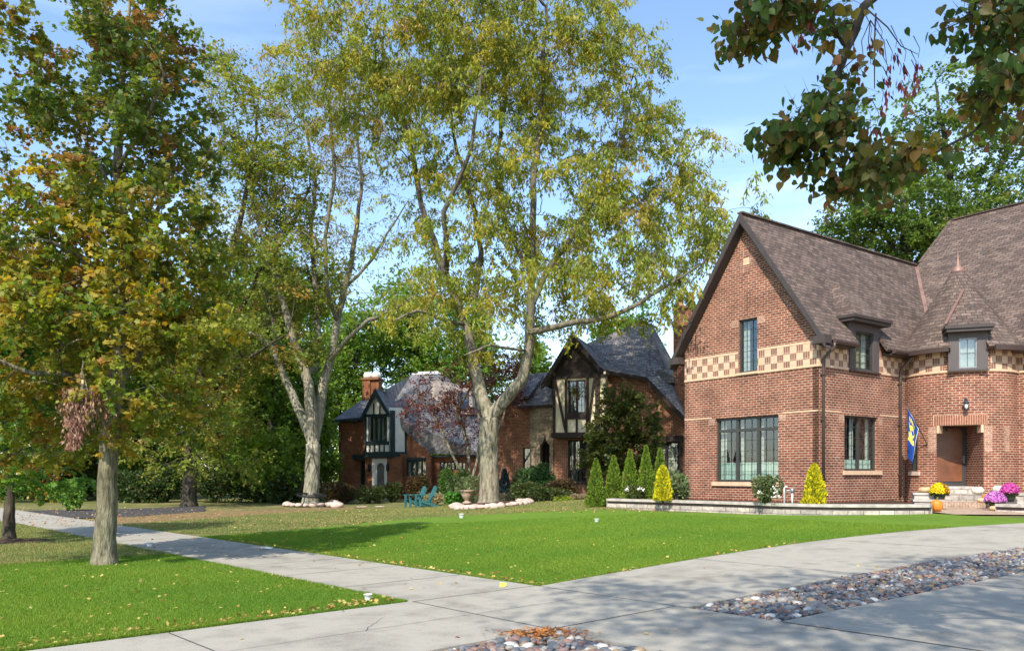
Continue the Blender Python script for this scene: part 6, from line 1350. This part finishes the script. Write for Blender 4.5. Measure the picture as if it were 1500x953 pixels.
def ring(cx, cy, rx, ry, a0, a1, n, label, group):
    for i in range(n):
        a = R(lerp(a0, a1, i / max(1, n - 1))) + rng.uniform(-.05, .05); x, y = cx + rx * math.cos(a), cy + ry * math.sin(a)
        o = link('edging_stone', ringm[i % 6]); o.location = (x, y, float(ter(x, y)) + .08); o.rotation_euler = (0, 0, rng.uniform(0, 6)); s_ = rng.uniform(.75, 1.15); o.scale = (s_,) * 3; tag(o, label, 'stone', group)
disc('mulch_ring', Vector((B3.x, B3.y, 0)), 1.7, 1.7, M['soil'], .02, .18)
disc('mulch_ring', Vector((B2.x, B2.y, 0)), 1.5, 1.3, M['soil'], .02, .12)
ring(B3.x + .05, B3.y, 1.55, 1.75, 150, 395, 24, 'pale pinkish edging stone around the mulch at the foot of the forked tree', 'stones ringing the forked tree')
ring(B2.x + .05, B2.y, 1.25, 1.1, 165, 375, 13, 'pale edging stone around the foot of the swing tree', 'stones ringing the swing tree')
for px, py in ((484, 742), (489, 739), (493, 743)):
    p = G(px, py); o = link('edging_stone', ringm[px % 6]); o.location = p + Vector((0, 0, .12)); o.scale = (1.25,) * 3; o.rotation_euler.z = px; tag(o, 'larger pale rock heaped at the right of the swing tree', 'stone', 'heaped rocks by the swing tree')
for px, py in ((531, 743), (556, 742.5)):
    p = G(px, py); o = link('flat_stone', ringm[px % 6]); o.location = p + Vector((0, 0, .03)); o.scale = (1.3, 1, .3); tag(o, 'flat white stone lying in the lawn, ' + ('left one, nearer the swing tree' if px < 540 else 'right one, nearer the chairs'), 'stone')

# river stones between the driveway lanes
SP = [(4, (.11, .12, .13)), (4.5, (.17, .175, .18)), (3, (.26, .245, .22)), (2, (.24, .14, .10)), (2, (.20, .13, .115)), (.9, (.50, .47, .42)), (1.4, (.28, .20, .12)), (1.8, (.065, .068, .08))]
cand = []; rr = np.random.default_rng(3)
def strip_pts(u0, u1, cell):
    out = []; u = u0
    while u < u1:
        a, b = S1(u) + .05, S0(u) - .05; n = max(1, int((b - a) / cell))
        for k in range(n): out.append((a + (k + rr.uniform(.2, .8)) * (b - a) / n, u + rr.uniform(-.4, .4) * cell))
        u += cell
    return out
pts = strip_pts(8.06, 20.0, .074) + strip_pts(3.4, 5.80, .074)
P3 = [(W(s_, u, -.006 + rr.uniform(0, .026)), rr.uniform(.028, .048) if rr.uniform() < .85 else rr.uniform(.05, .068)) for s_, u in pts]
vis = [(p, r_) for p, r_ in P3 if p.y > 6.6 and abs((p.x) / p.y) < .66]
vis.sort(key=lambda q: -q[1] / q[0].length)
sel = vis[:296]; selid = {id(q[0]) for q in sel}
wts, cs = palette(*SP); protos = []
for i in range(26):
    c = cs[rr.choice(len(cs), p=wts)] * rr.uniform(.8, 1.2); protos.append((rock_mesh('river_stone', M['stones'], 1, rr.uniform(1, 1.4), rr.uniform(.8, 1.05), rr.uniform(.55, .8), 300 + i, c, .10), c))
for p, r_ in sel:
    o = link('river_stone', protos[rr.integers(26)][0]); o.location = p; o.scale = (r_,) * 3; o.rotation_euler = (rr.uniform(-.3, .3), rr.uniform(-.3, .3), rr.uniform(0, 6.28)); tag(o, 'smooth rounded river stone lying in the stone strip between the concrete driveway lanes', 'stone', 'river stones between the driveway lanes')
# the rest of them as one bed
T_ = []
for i in range(8):
    bm = icos(1, rr.uniform(1, 1.4), rr.uniform(.8, 1.05), rr.uniform(.55, .8), 340 + i, .10, 1); T_.append((np.array([v.co[:] for v in bm.verts]), np.array([[v.index for v in f.verts] for f in bm.faces]))); bm.free()
VV, FF, CC = [], [], []; off = 0
for p, r_ in P3:
    if id(p) in selid: continue
    tv, tf = T_[rr.integers(8)]; a = rr.uniform(0, 6.28); ca, sa = math.cos(a), math.sin(a); v = tv * r_; v = np.stack([v[:, 0] * ca - v[:, 1] * sa, v[:, 0] * sa + v[:, 1] * ca, v[:, 2]], 1) + np.array(p[:])
    VV.append(v); FF.append(tf + off); off += len(v); c = cs[rr.choice(len(cs), p=wts)] * rr.uniform(.75, 1.25); CC.append(np.tile(np.array((*c, 1)), (len(v), 1)))
VV = np.concatenate(VV); FF = np.concatenate(FF); CC = np.concatenate(CC)
me = bpy.data.meshes.new('river_stones'); me.vertices.add(len(VV)); me.vertices.foreach_set('co', VV.astype('f').ravel()); me.loops.add(FF.size); me.loops.foreach_set('vertex_index', FF.astype('i').ravel()); me.polygons.add(len(FF)); me.polygons.foreach_set('loop_start', np.arange(0, FF.size, 3, dtype='i')); me.update(calc_edges=True)
me.polygons.foreach_set('use_smooth', [True] * len(FF)); at = me.attributes.new('col', 'FLOAT_COLOR', 'POINT'); at.data.foreach_set('color', CC.astype('f').ravel()); me.materials.append(M['stones'])
tag(link('river_stones', me), 'bed of smaller mixed river stones filling the strip between the driveway lanes', 'stones', kind='stuff')

# two teal garden chairs
def chair():
    root = thing('garden_chair', 'x', 'chair', (0, 0, 0), 'teal garden chairs on the lawn'); L = Fr((0, 0), (1, 0), (0, 1)); m = M['teal']
    mb = MB()
    for k in range(6): y = -.28 + k * .095; z = .36 - k * .022; mb.hexa([(-.27, y, z), (.27, y, z), (.27, y, z + .02), (-.27, y, z + .02)], [(-.27, y + .085, z - .02), (.27, y + .085, z - .02), (.27, y + .085, z), (-.27, y + .085, z)])
    mb.build('seat', m, root, uv=False); mb = MB()
    for k in range(7):
        x = -.27 + k * .078; top = .97 - .012 * (k - 3) ** 2; mb.hexa([(x, .22, .24), (x + .07, .22, .24), (x + .07, .24, .24), (x, .24, .24)], [(x - (3 - k) * .008, .52, top), (x + .07 - (3 - k) * .008, .52, top), (x + .07 - (3 - k) * .008, .54, top), (x - (3 - k) * .008, .54, top)])
    mb.bar((-.27, .27, .34), (.27, .27, .34), .02, .06); mb.bar((-.30, .42, .62), (.30, .42, .62), .02, .06); mb.build('backrest', m, root, uv=False)
    for sg in (-1, 1):
        mb = MB(); mb.box(L, sg * .36 - .07, sg * .36 + .07, -.36, .42, .56, .585); mb.build('armrest', m, root, uv=False)
        mb = MB(); mb.box(L, sg * .30 - .012, sg * .30 + .012, -.33, -.22, 0, .56); mb.build('leg', m, root, uv=False)
        mb = MB(); mb.bar((sg * .285, -.30, .32), (sg * .285, .62, .03), .024, .12); mb.build('side_rail', m, root, uv=False)
    return root
ch1 = chair(); YC = 37.2; a_ = on_ground(606, YC); b_ = on_ground(621, YC - .7)
ch1.location = a_; ch1.rotation_euler.z = R(-62); ch1.scale = (1.02,) * 3; ch1['label'] = 'teal slatted garden chair, the left and farther of the pair beside the forked tree'
copy_thing(ch1, b_, R(-66), 1.02, 'teal slatted garden chair, the right and nearer of the pair beside the forked tree')

# saucer swing hanging beside the pale trunk
sw = At(456.5, 725, Y2 - .95); root = thing('disc_swing', 'black ring swing hanging on ropes in front of the pale multi stemmed trunk', 'swing', sw)
mb = MB(); rg = [sw + Vector((.72 * math.cos(a), .72 * math.sin(a) * .9, .06 * math.sin(a) - .05 * math.cos(a))) for a in np.linspace(0, 2 * math.pi, 33)]; mb.tube(rg, .05, 8); mb.build('ring', M['black'], root)
mb = MB()
for k in range(7): x = -.6 + k * .2; h_ = math.sqrt(max(0, .5 - x * x)) * .88; mb.bar(sw + Vector((x, -h_, -.0)), sw + Vector((x, h_, -.0)), .012, .012); mb.bar(sw + Vector((-h_, x * .9, -.0)), sw + Vector((h_, x * .9, -.0)), .012, .012)
mb.build('net', M['black'], root)
mb = MB(); top = At(457, 662, Y2 - .75)
for a in (.3, 2.8, 3.6, 5.8): mb.tube([sw + Vector((.72 * math.cos(a), .65 * math.sin(a), 0)), top], .014, 4)
mb.tube([top, At(459, 640, Y2 - .62), At(460, 560, Y2 - .45)], .016, 4); mb.build('rope', M['black'], root)

# flag
fb = tp(59, 2.61); ft = At(1328, 591, 26.35); root = thing('house_flag', 'blue flag with yellow emblem on an angled pole beside the front door', 'flag', fb)
mb = MB(); mb.tube([fb, ft], .016, 8); mb.lathe([(.02, -.02), (.035, 0), (.02, .03)], ft, 8); mb.tube([fb + Vector((.02, .03, -.05)), fb + (ft - fb) * .05], .03, 8); mb.build('pole', M['gutter'], root)
def flag_pt(a, b):                            # a along the pole from the inner end to the tip, b down the cloth
    p = fb.lerp(ft, lerp(.42, .955, a)); dr = 1.42 * b; g = (1 - .50 * b * (1 - .1 * a))
    q = p + Vector((0, 0, -.03 - dr * lerp(.92, 1.0, a))); c_ = fb.lerp(ft, .78); q.x = lerp(c_.x - .16, q.x, g) ; q.y = lerp(c_.y, q.y, g) + .075 * math.sin(a * 9 + b * 2.2) * (.3 + b) + .03 * math.sin(b * 6 + a * 3)
    return q
n1, n2 = 44, 60; mb = MB(); grid = [[flag_pt(i / n1, j / n2) for j in range(n2 + 1)] for i in range(n1 + 1)]
def emblem(a, b):                             # flag coordinates -> material slot
    if a < .03 or b < .012: return 2
    x, y = (a - .5), (b - .44) * 1.45
    rr_ = math.hypot(x * 1.05, y); 
    if .15 < rr_ < .30 and not (x > .06 and -.12 < y < .02): return 1
    if abs(y - .9 * x - .05) < .045 and abs(x) < .34: return 1
    if abs(y + 1.3 * x - .12) < .04 and 0 < x < .30: return 1
    if .10 < b < .20 and .22 < a < .78 and (int(a * 26) % 3 != 0): return 1
    return 0
for i in range(n1):
    for j in range(n2): mb.poly([grid[i][j], grid[i + 1][j], grid[i + 1][j + 1], grid[i][j + 1]], emblem((i + .5) / n1, (j + .5) / n2), True)
mb.build('flag_cloth', [M['blue'], M['yellow'], M['fwhite']], root)

# pumpkins, gourds and mums on the steps
def pumpkin(label, p, r, mat, flat=.75, tall=1.0, name='pumpkin'):
    root = thing(name, label, 'pumpkin' if name == 'pumpkin' else 'gourd', p); mb = MB(); n = 12
    prof = [(r * max(.12, math.sin(math.pi * t) ** .62), r * flat * tall * (1 - math.cos(math.pi * t))) for t in np.linspace(.04, .96, n)]
    mb.lathe(prof, p, 40, 0, .13, 9); mb.build('flesh', M[mat], root, uv=False)
    mb = MB(); h = prof[-1][1]; mb.tube([p + Vector((0, 0, h - .02)), p + Vector((.01, 0, h + r * .25)), p + Vector((.06 * r * 4, 0, h + r * .45))], [r * .16, r * .10, r * .12], 6); mb.build('stem', M['stem'], root, uv=False); return root
def mum(label, px, py, Y, z, wd, pal, hh=.34, pot='pot', seed=0, mix=None):
    x = (px - HX) / F * Y; r = np.random.default_rng(400 + seed); p = Vector((x, Y, z)); root = thing('potted_mum', label, 'potted plant', p)
    mb = MB(); mb.lathe([(.11, 0), (.14, .10), (.165, .20), (.175, .20), (.175, .23), (.15, .23)], p, 18); mb.build('pot', M[pot], root)
    n = 900; v = nrm(r.normal(0, 1, (n, 3))); v[:, 2] = np.abs(v[:, 2]) - .25; pos = np.array((x, Y, z + .26)) + v * np.array((wd, wd * .9, hh)) * r.uniform(.6, .95, (n, 1)); foliage('foliage', pos, r.uniform(.03, .06, n), v + r.normal(0, .5, (n, 3)), r.normal(0, 1, (n, 3)), pick(P_BUSH, n, r), 'rhomb', M['leaf'], root)
    n = 1500; v = nrm(r.normal(0, 1, (n, 3))); v[:, 2] = np.abs(v[:, 2]) * 1.0 + .02; pos = np.array((x, Y, z + .27)) + v * np.array((wd, wd * .95, hh)) * r.uniform(.92, 1.08, (n, 1)); cols = pick(pal, n, r, .15)
    if mix is not None: s2 = (pos[:, 0] > x + .03) ; c2 = pick(mix, n, r, .15); cols[s2] = c2[s2]
    foliage('flowers', pos, r.uniform(.035, .06, n), r.normal(0, 1, (n, 3)) + v * .4, v + r.normal(0, .3, (n, 3)), cols, 'quad', M['dead'], root, kind='stuff')
def XYp(px, Y): return (px - HX) / F * Y
def gp(px, Y, z): return Vector((XYp(px, Y), Y, z))
wg = float(ter(12.7, 23.9)) + .018
# small stack of stone steps left of the stairs
mb = MB(); q = Fr((XYp(1355, 24.2), 24.2), (.94, -.342), (.342, .94)); mb.box(q, -.32, .42, -.3, .45, .5, .80); mb.box(q, -.36, .46, -.34, .5, .802, .87); mb.box(q, -.30, .30, -.1, .5, .872, 1.0); mb.box(q, -.34, .34, -.14, .54, 1.002, 1.06)
o = mb.build('stone_pier', M['cap']); tag(o, 'short stepped stone pier at the left end of the front steps', 'pier')
pumpkin('flattened tan pumpkin on top of the stone pier left of the door', gp(1355, 24.4, 1.06), .20, 'tanp', .42)
pumpkin('tall orange pumpkin on the ground at the end of the retaining wall', gp(1372, 23.0, wg - .01), .165, 'orange', .9, 1.1)
pumpkin('white ribbed pumpkin on the top step right of the door', gp(1432.5, 25.0, .992), .18, 'whitep', .62)
pumpkin('orange pumpkin leaning beside the pink flowers right of the door', gp(1447.5, 24.45, .762), .18, 'orange', .75)
pumpkin('small pale peach gourd on the brick step in front of the orange pumpkin', gp(1438, 24.2, .762), .13, 'tanp', .55)
mb = MB(); q = Fr((XYp(1466, 24.6), 24.6), (.94, -.342), (.342, .94)); mb.box(q, -.30, .55, -.25, .5, .5, .98); mb.box(q, -.34, .6, -.29, .54, .982, 1.05)
o = mb.build('stone_pier', M['cap']); tag(o, 'stone block pier at the right end of the front steps', 'pier')
pumpkin('cream white pumpkin on the right hand stone block', gp(1464, 24.7, 1.052), .20, 'whitep', .55)
pumpkin('tan squash lying under the lower pink flowers', gp(1457, 23.2, wg), .14, 'tanp', .5, name='gourd')
PK = palette((3, (.52, .07, .30)), (2, (.62, .14, .42)), (1, (.38, .04, .20))); PP = palette((3, (.52, .17, .48)), (2, (.62, .28, .58)), (1, (.36, .08, .30)))
mum('yellow and bronze potted chrysanthemum at the left of the steps', 1376, 0, 23.9, .79, .25, palette((3, (.75, .60, .02)), (1, (.62, .42, .02))), .27, seed=1, mix=palette((3, (.50, .28, .02)), (1, (.40, .20, .03))))
mum('magenta potted chrysanthemum at the right, the higher and farther one', 1479, 0, 24.0, .80, .24, PK, .26, seed=2)
mum('pinkish purple potted chrysanthemum, the lower and nearer one', 1458, 0, 23.4, .56, .27, PP, .26, seed=3)
# stand pipe pair by the wall
p0 = gp(1149, 23.4, bedz); p1 = gp(1160.5, 23.4, bedz); root = thing('vent_pipes', 'two short white pipes joined by a dark fitting against the brick gable wall', 'pipes', p0)
mb = MB(); mb.tube([p0, p0 + Vector((0, 0, .50)), p0 + Vector((.03, -.04, .54)), p0 + Vector((.06, -.05, .52))], .028, 8); mb.tube([p1, p1 + Vector((0, 0, .36))], .028, 8); mb.build('white_pipe', M['white'], root)
mb = MB(); mb.tube([p0 + Vector((.03, 0, .42)), p1 + Vector((.04, 0, .42))], .035, 8); mb.lathe([(.05, .36), (.07, .40), (.07, .46), (.04, .50)], p1, 10); mb.build('fitting', M['metalgrey'], root)
# urn by the beds
p = on_ground(684, 36.6); root = thing('flower_urn', 'pale terracotta footed urn left of the forked trunk', 'urn', p)
mb = MB(); mb.lathe([(.20, 0), (.21, .05), (.12, .10), (.10, .16), (.18, .22), (.27, .40), (.30, .55), (.34, .56), (.34, .61), (.26, .60)], p + Vector((0, 0, .05)), 20); mb.build('bowl', M['terracotta'], root)
n = 350; r = np.random.default_rng(8); pos = np.array(p[:]) + np.array((0, 0, .72)) + r.normal(0, 1, (n, 3)) * np.array((.16, .16, .10)); foliage('plant', pos, r.uniform(.08, .16, n), r.normal(0, 1, (n, 3)) + np.array((0, 0, .6)), r.normal(0, 1, (n, 3)), pick(P_SAGE, n, r), 'slim', M['conifer'], root)

# small white markers and litter on the grass
def cup(label, px, py, r=.045, h=.11, tilt=0):
    p = G(px, py); mb = MB(); mb.lathe([(r * .72, 0), (r * .8, h * .4), (r, h), (r * 1.12, h), (r * 1.12, h * .93), (r * .86, h * .94)], (0, 0, 0), 16); root = thing('paper_cup', label, 'cup', p); root.rotation_euler.x = tilt; o = mb.build('cup_body', M['white']); o.parent = root; KIDS.setdefault(root.name, []).append(o)
cup('white cup standing at the tip of the near lawn beside the pavement', 539, 881, .05, .10)
cup('white cup at the far edge of the near lawn', 219, 801, .06, .11)
cup('white cup in the front lawn below the forked tree', 676, 759, .09, .16)
cup('white cup far back in the middle of the front lawn', 874, 765, .07, .11)
p = G(391, 805); mb = MB(); mb.prism([Vector((-.12, 0, .0)), Vector((-.02, .06, .03)), Vector((.12, .03, .01)), Vector((.10, -.05, 0)), Vector((-.06, -.06, .02))], (0, 0, .012)); o = mb.build('scrap_paper', M['white']); o.location = p + Vector((0, 0, .03)); tag(o, 'scrap of white paper on the lawn edge beside the pavement', 'paper')
p = G(737, 861); mb = MB(); mb.prism([Vector((-.05, 0, 0)), Vector((.04, .01, .01)), Vector((.045, .02, .055)), Vector((-.045, .015, .06))], (0, .008, 0)); o = mb.build('marker_tag', M['yellow']); o.location = p + Vector((0, 0, .02)); tag(o, 'small yellow tag at the corner of the front lawn', 'tag')

# fallen leaves
def leaf_drift(name, label, pts, pal, size, seed, kind='stuff'):
    r = np.random.default_rng(seed); n = len(pts); pos = np.array([(p.x, p.y, p.z + .035) for p in pts]); d = r.normal(0, 1, (n, 3)); d[:, 2] *= .25; u = r.normal(0, .4, (n, 3)); u[:, 2] += 1
    tag(foliage(name, pos, r.uniform(.6, 1.3, n) * size, d, u, pick(pal, n, r), 'maple', M['dead']), label, 'leaves', kind=kind)
P_FALL = palette((4, (.48, .36, .10)), (3, (.38, .21, .07)), (2, (.55, .42, .16)), (1, (.28, .12, .05))); rr = np.random.default_rng(21)
pts = [W(rr.uniform(8.4, 15.5), rr.uniform(.2, 5.75)) for _ in range(300)] + [W(8.40 + abs(rr.normal()) * .18, rr.uniform(.2, 5.8)) for _ in range(330)] + [W(rr.uniform(8.4, 13), 5.72 + rr.normal() * .05) for _ in range(40)]
leaf_drift('fallen_leaves', 'yellow and brown fallen leaves scattered over the near lawn', pts, P_FALL, .052, 1)
pts = [W(rr.uniform(8.4, 24), rr.uniform(8.1, 15.5)) for _ in range(330)] + [W(rr.uniform(8.3, 19), 8.06 + abs(rr.normal()) * .08) for _ in range(520)] + [W(DE(u) + abs(rr.normal()) * .06, u) for u in rr.uniform(8.1, 16, 120)]
leaf_drift('fallen_leaves', 'fallen leaves along the edges of the front lawn', [p for p in pts], P_FALL, .055, 2)
pts = [W(rr.uniform(9, 30), rr.uniform(5.9, 7.9)) for _ in range(90)] + [W(rr.uniform(4.5, 8.2), rr.uniform(2, 14)) for _ in range(14)]
leaf_drift('fallen_leaves', 'few dry leaves lying on the concrete', pts, P_FALL, .05, 3)
pts = [G(rr.uniform(20, 560), rr.uniform(744, 772)) for _ in range(1500)] + [G(rr.uniform(560, 1000), rr.uniform(745, 752)) for _ in range(300)]
leaf_drift('fallen_leaves', 'thin brown leaf litter under the far trees', pts, palette((3, (.40, .20, .09)), (2, (.44, .30, .16))), .065, 4)
pts = [W(rr.uniform(S1(u) + .02, S0(u) - .02), u) for u in list(rr.uniform(8.1, 16, 420)) + list(rr.uniform(3.8, 5.8, 60))]
leaf_drift('leaf_debris', 'brown leaf debris caught among the river stones', pts, palette((3, (.26, .15, .08)), (2, (.36, .22, .12))), .035, 7)
c_ = G(795, 932); pts = [c_ + Vector((rr.normal() * .19, rr.normal() * .10, abs(rr.normal()) * .012 + .015)) for _ in range(520)]
n = len(pts); pos = np.array([p[:] for p in pts]) + np.array((0, 0, .02)); d = rr.normal(0, 1, (n, 3)); d[:, 2] *= .3
tag(foliage('pine_needles', pos, rr.uniform(.04, .09, n), d, rr.normal(0, .5, (n, 3)) + np.array((0, 0, 1)), pick(palette((3, (.42, .16, .05)), (2, (.55, .27, .09)), (1, (.25, .09, .04))), n, rr), 'slim', M['dead']), 'small orange drift of pine needles on the corner of the stone bed', 'needles', kind='stuff')

# grass blades on the near turf
def blades(name, label, ptsxy, h, cols, seed, w_=.008):
    r = np.random.default_rng(seed); n = len(ptsxy); z = ter(ptsxy[:, 0], ptsxy[:, 1]) + .008; pos = np.stack([ptsxy[:, 0], ptsxy[:, 1], z], 1)
    d = r.normal(0, .42, (n, 3)); d[:, 2] = 1; u = r.normal(0, 1, (n, 3)); u[:, 2] = 0
    c_ = pick(cols, n, r); x_, y_ = pos[:, 0], pos[:, 1]; pt = .5 * np.sin(x_ * .9 + 1.3 * np.sin(y_ * .7)) + .5 * np.sin(y_ * 1.7 + x_ * .6 + 2) + .4 * np.sin(x_ * 3.1 - y_ * 2.3); c_ = np.clip(c_ * (1 + pt[:, None] * np.array((.16, .07, .10))), 0, 1)
    tag(foliage(name, pos, r.uniform(.55, 1.2, n) * h * (1 + .15 * pt), d, u, c_, 'blade', M['grass'], width=np.full(n, w_)), label, 'grass', kind='stuff')
P_GRASS = palette((5, (.14, .245, .024)), (4, (.18, .30, .034)), (2, (.105, .19, .02)), (.8, (.30, .33, .08)))
def WW(s_, u): return np.stack([-.675 * s_ + .738 * u, .738 * s_ + .675 * u], 1)
r = np.random.default_rng(31); n = 330000; s_ = 8.34 + r.uniform(0, 1, n) ** 1.5 * 8.2; u = r.uniform(-.2, 5.86, n); p = WW(s_, u); p = p[(p[:, 1] > 6.4) & (np.abs(p[:, 0] / p[:, 1]) < .68)]
blades('grass', 'short bright green grass of the near lawn', p, .042, P_GRASS, 32)
n = 420000; u = 8.02 + r.uniform(0, 1, n) ** 1.7 * 12; de = np.array([DE(x) for x in np.linspace(8, 21, 200)]); s_ = np.interp(u, np.linspace(8, 21, 200), de) + .0 + r.uniform(0, 1, n) ** 1.35 * 12.5; p = WW(s_, u); p = p[(np.abs(p[:, 0] / p[:, 1]) < .68) & (p[:, 1] < 25)]
blades('grass', 'short bright green grass of the front lawn', p, .042, P_GRASS, 33, .011)

P_DRY = palette((4, (.19, .24, .06)), (3, (.29, .28, .10)), (2, (.42, .35, .16)), (2, (.14, .20, .04)))
n = 150000; p = WW(16.5 + r.uniform(0, 1, n) ** 1.3 * 14, r.uniform(.5, 5.84, n)); p = p[(np.abs(p[:, 0] / p[:, 1]) < .68)]
blades('grass', 'dry olive grass around the small young tree', p, .05, P_DRY, 34, .014)
n = 260000; p = np.stack([r.uniform(-17, 4, n), 22 + r.uniform(0, 1, n) ** 1.2 * 16], 1); uu = .738 * p[:, 0] + .675 * p[:, 1]; lim = np.interp(p[:, 0], [q.x for q in far_w], [q.y for q in far_w]); ppx = HX + F * p[:, 0] / p[:, 1]; ppy = HY + F * EYE / p[:, 1]; p = p[(uu > 8.05) & (ppy > np.interp(ppx, [60, 180, 300, 400, 520], [779, 768, 760, 752, 745.5])) & (p[:, 1] > lim) & (np.abs(p[:, 0] / p[:, 1]) < .66)]
blades('grass', 'older dry grass behind the fresh turf', p, .05, P_DRY, 35, .02)
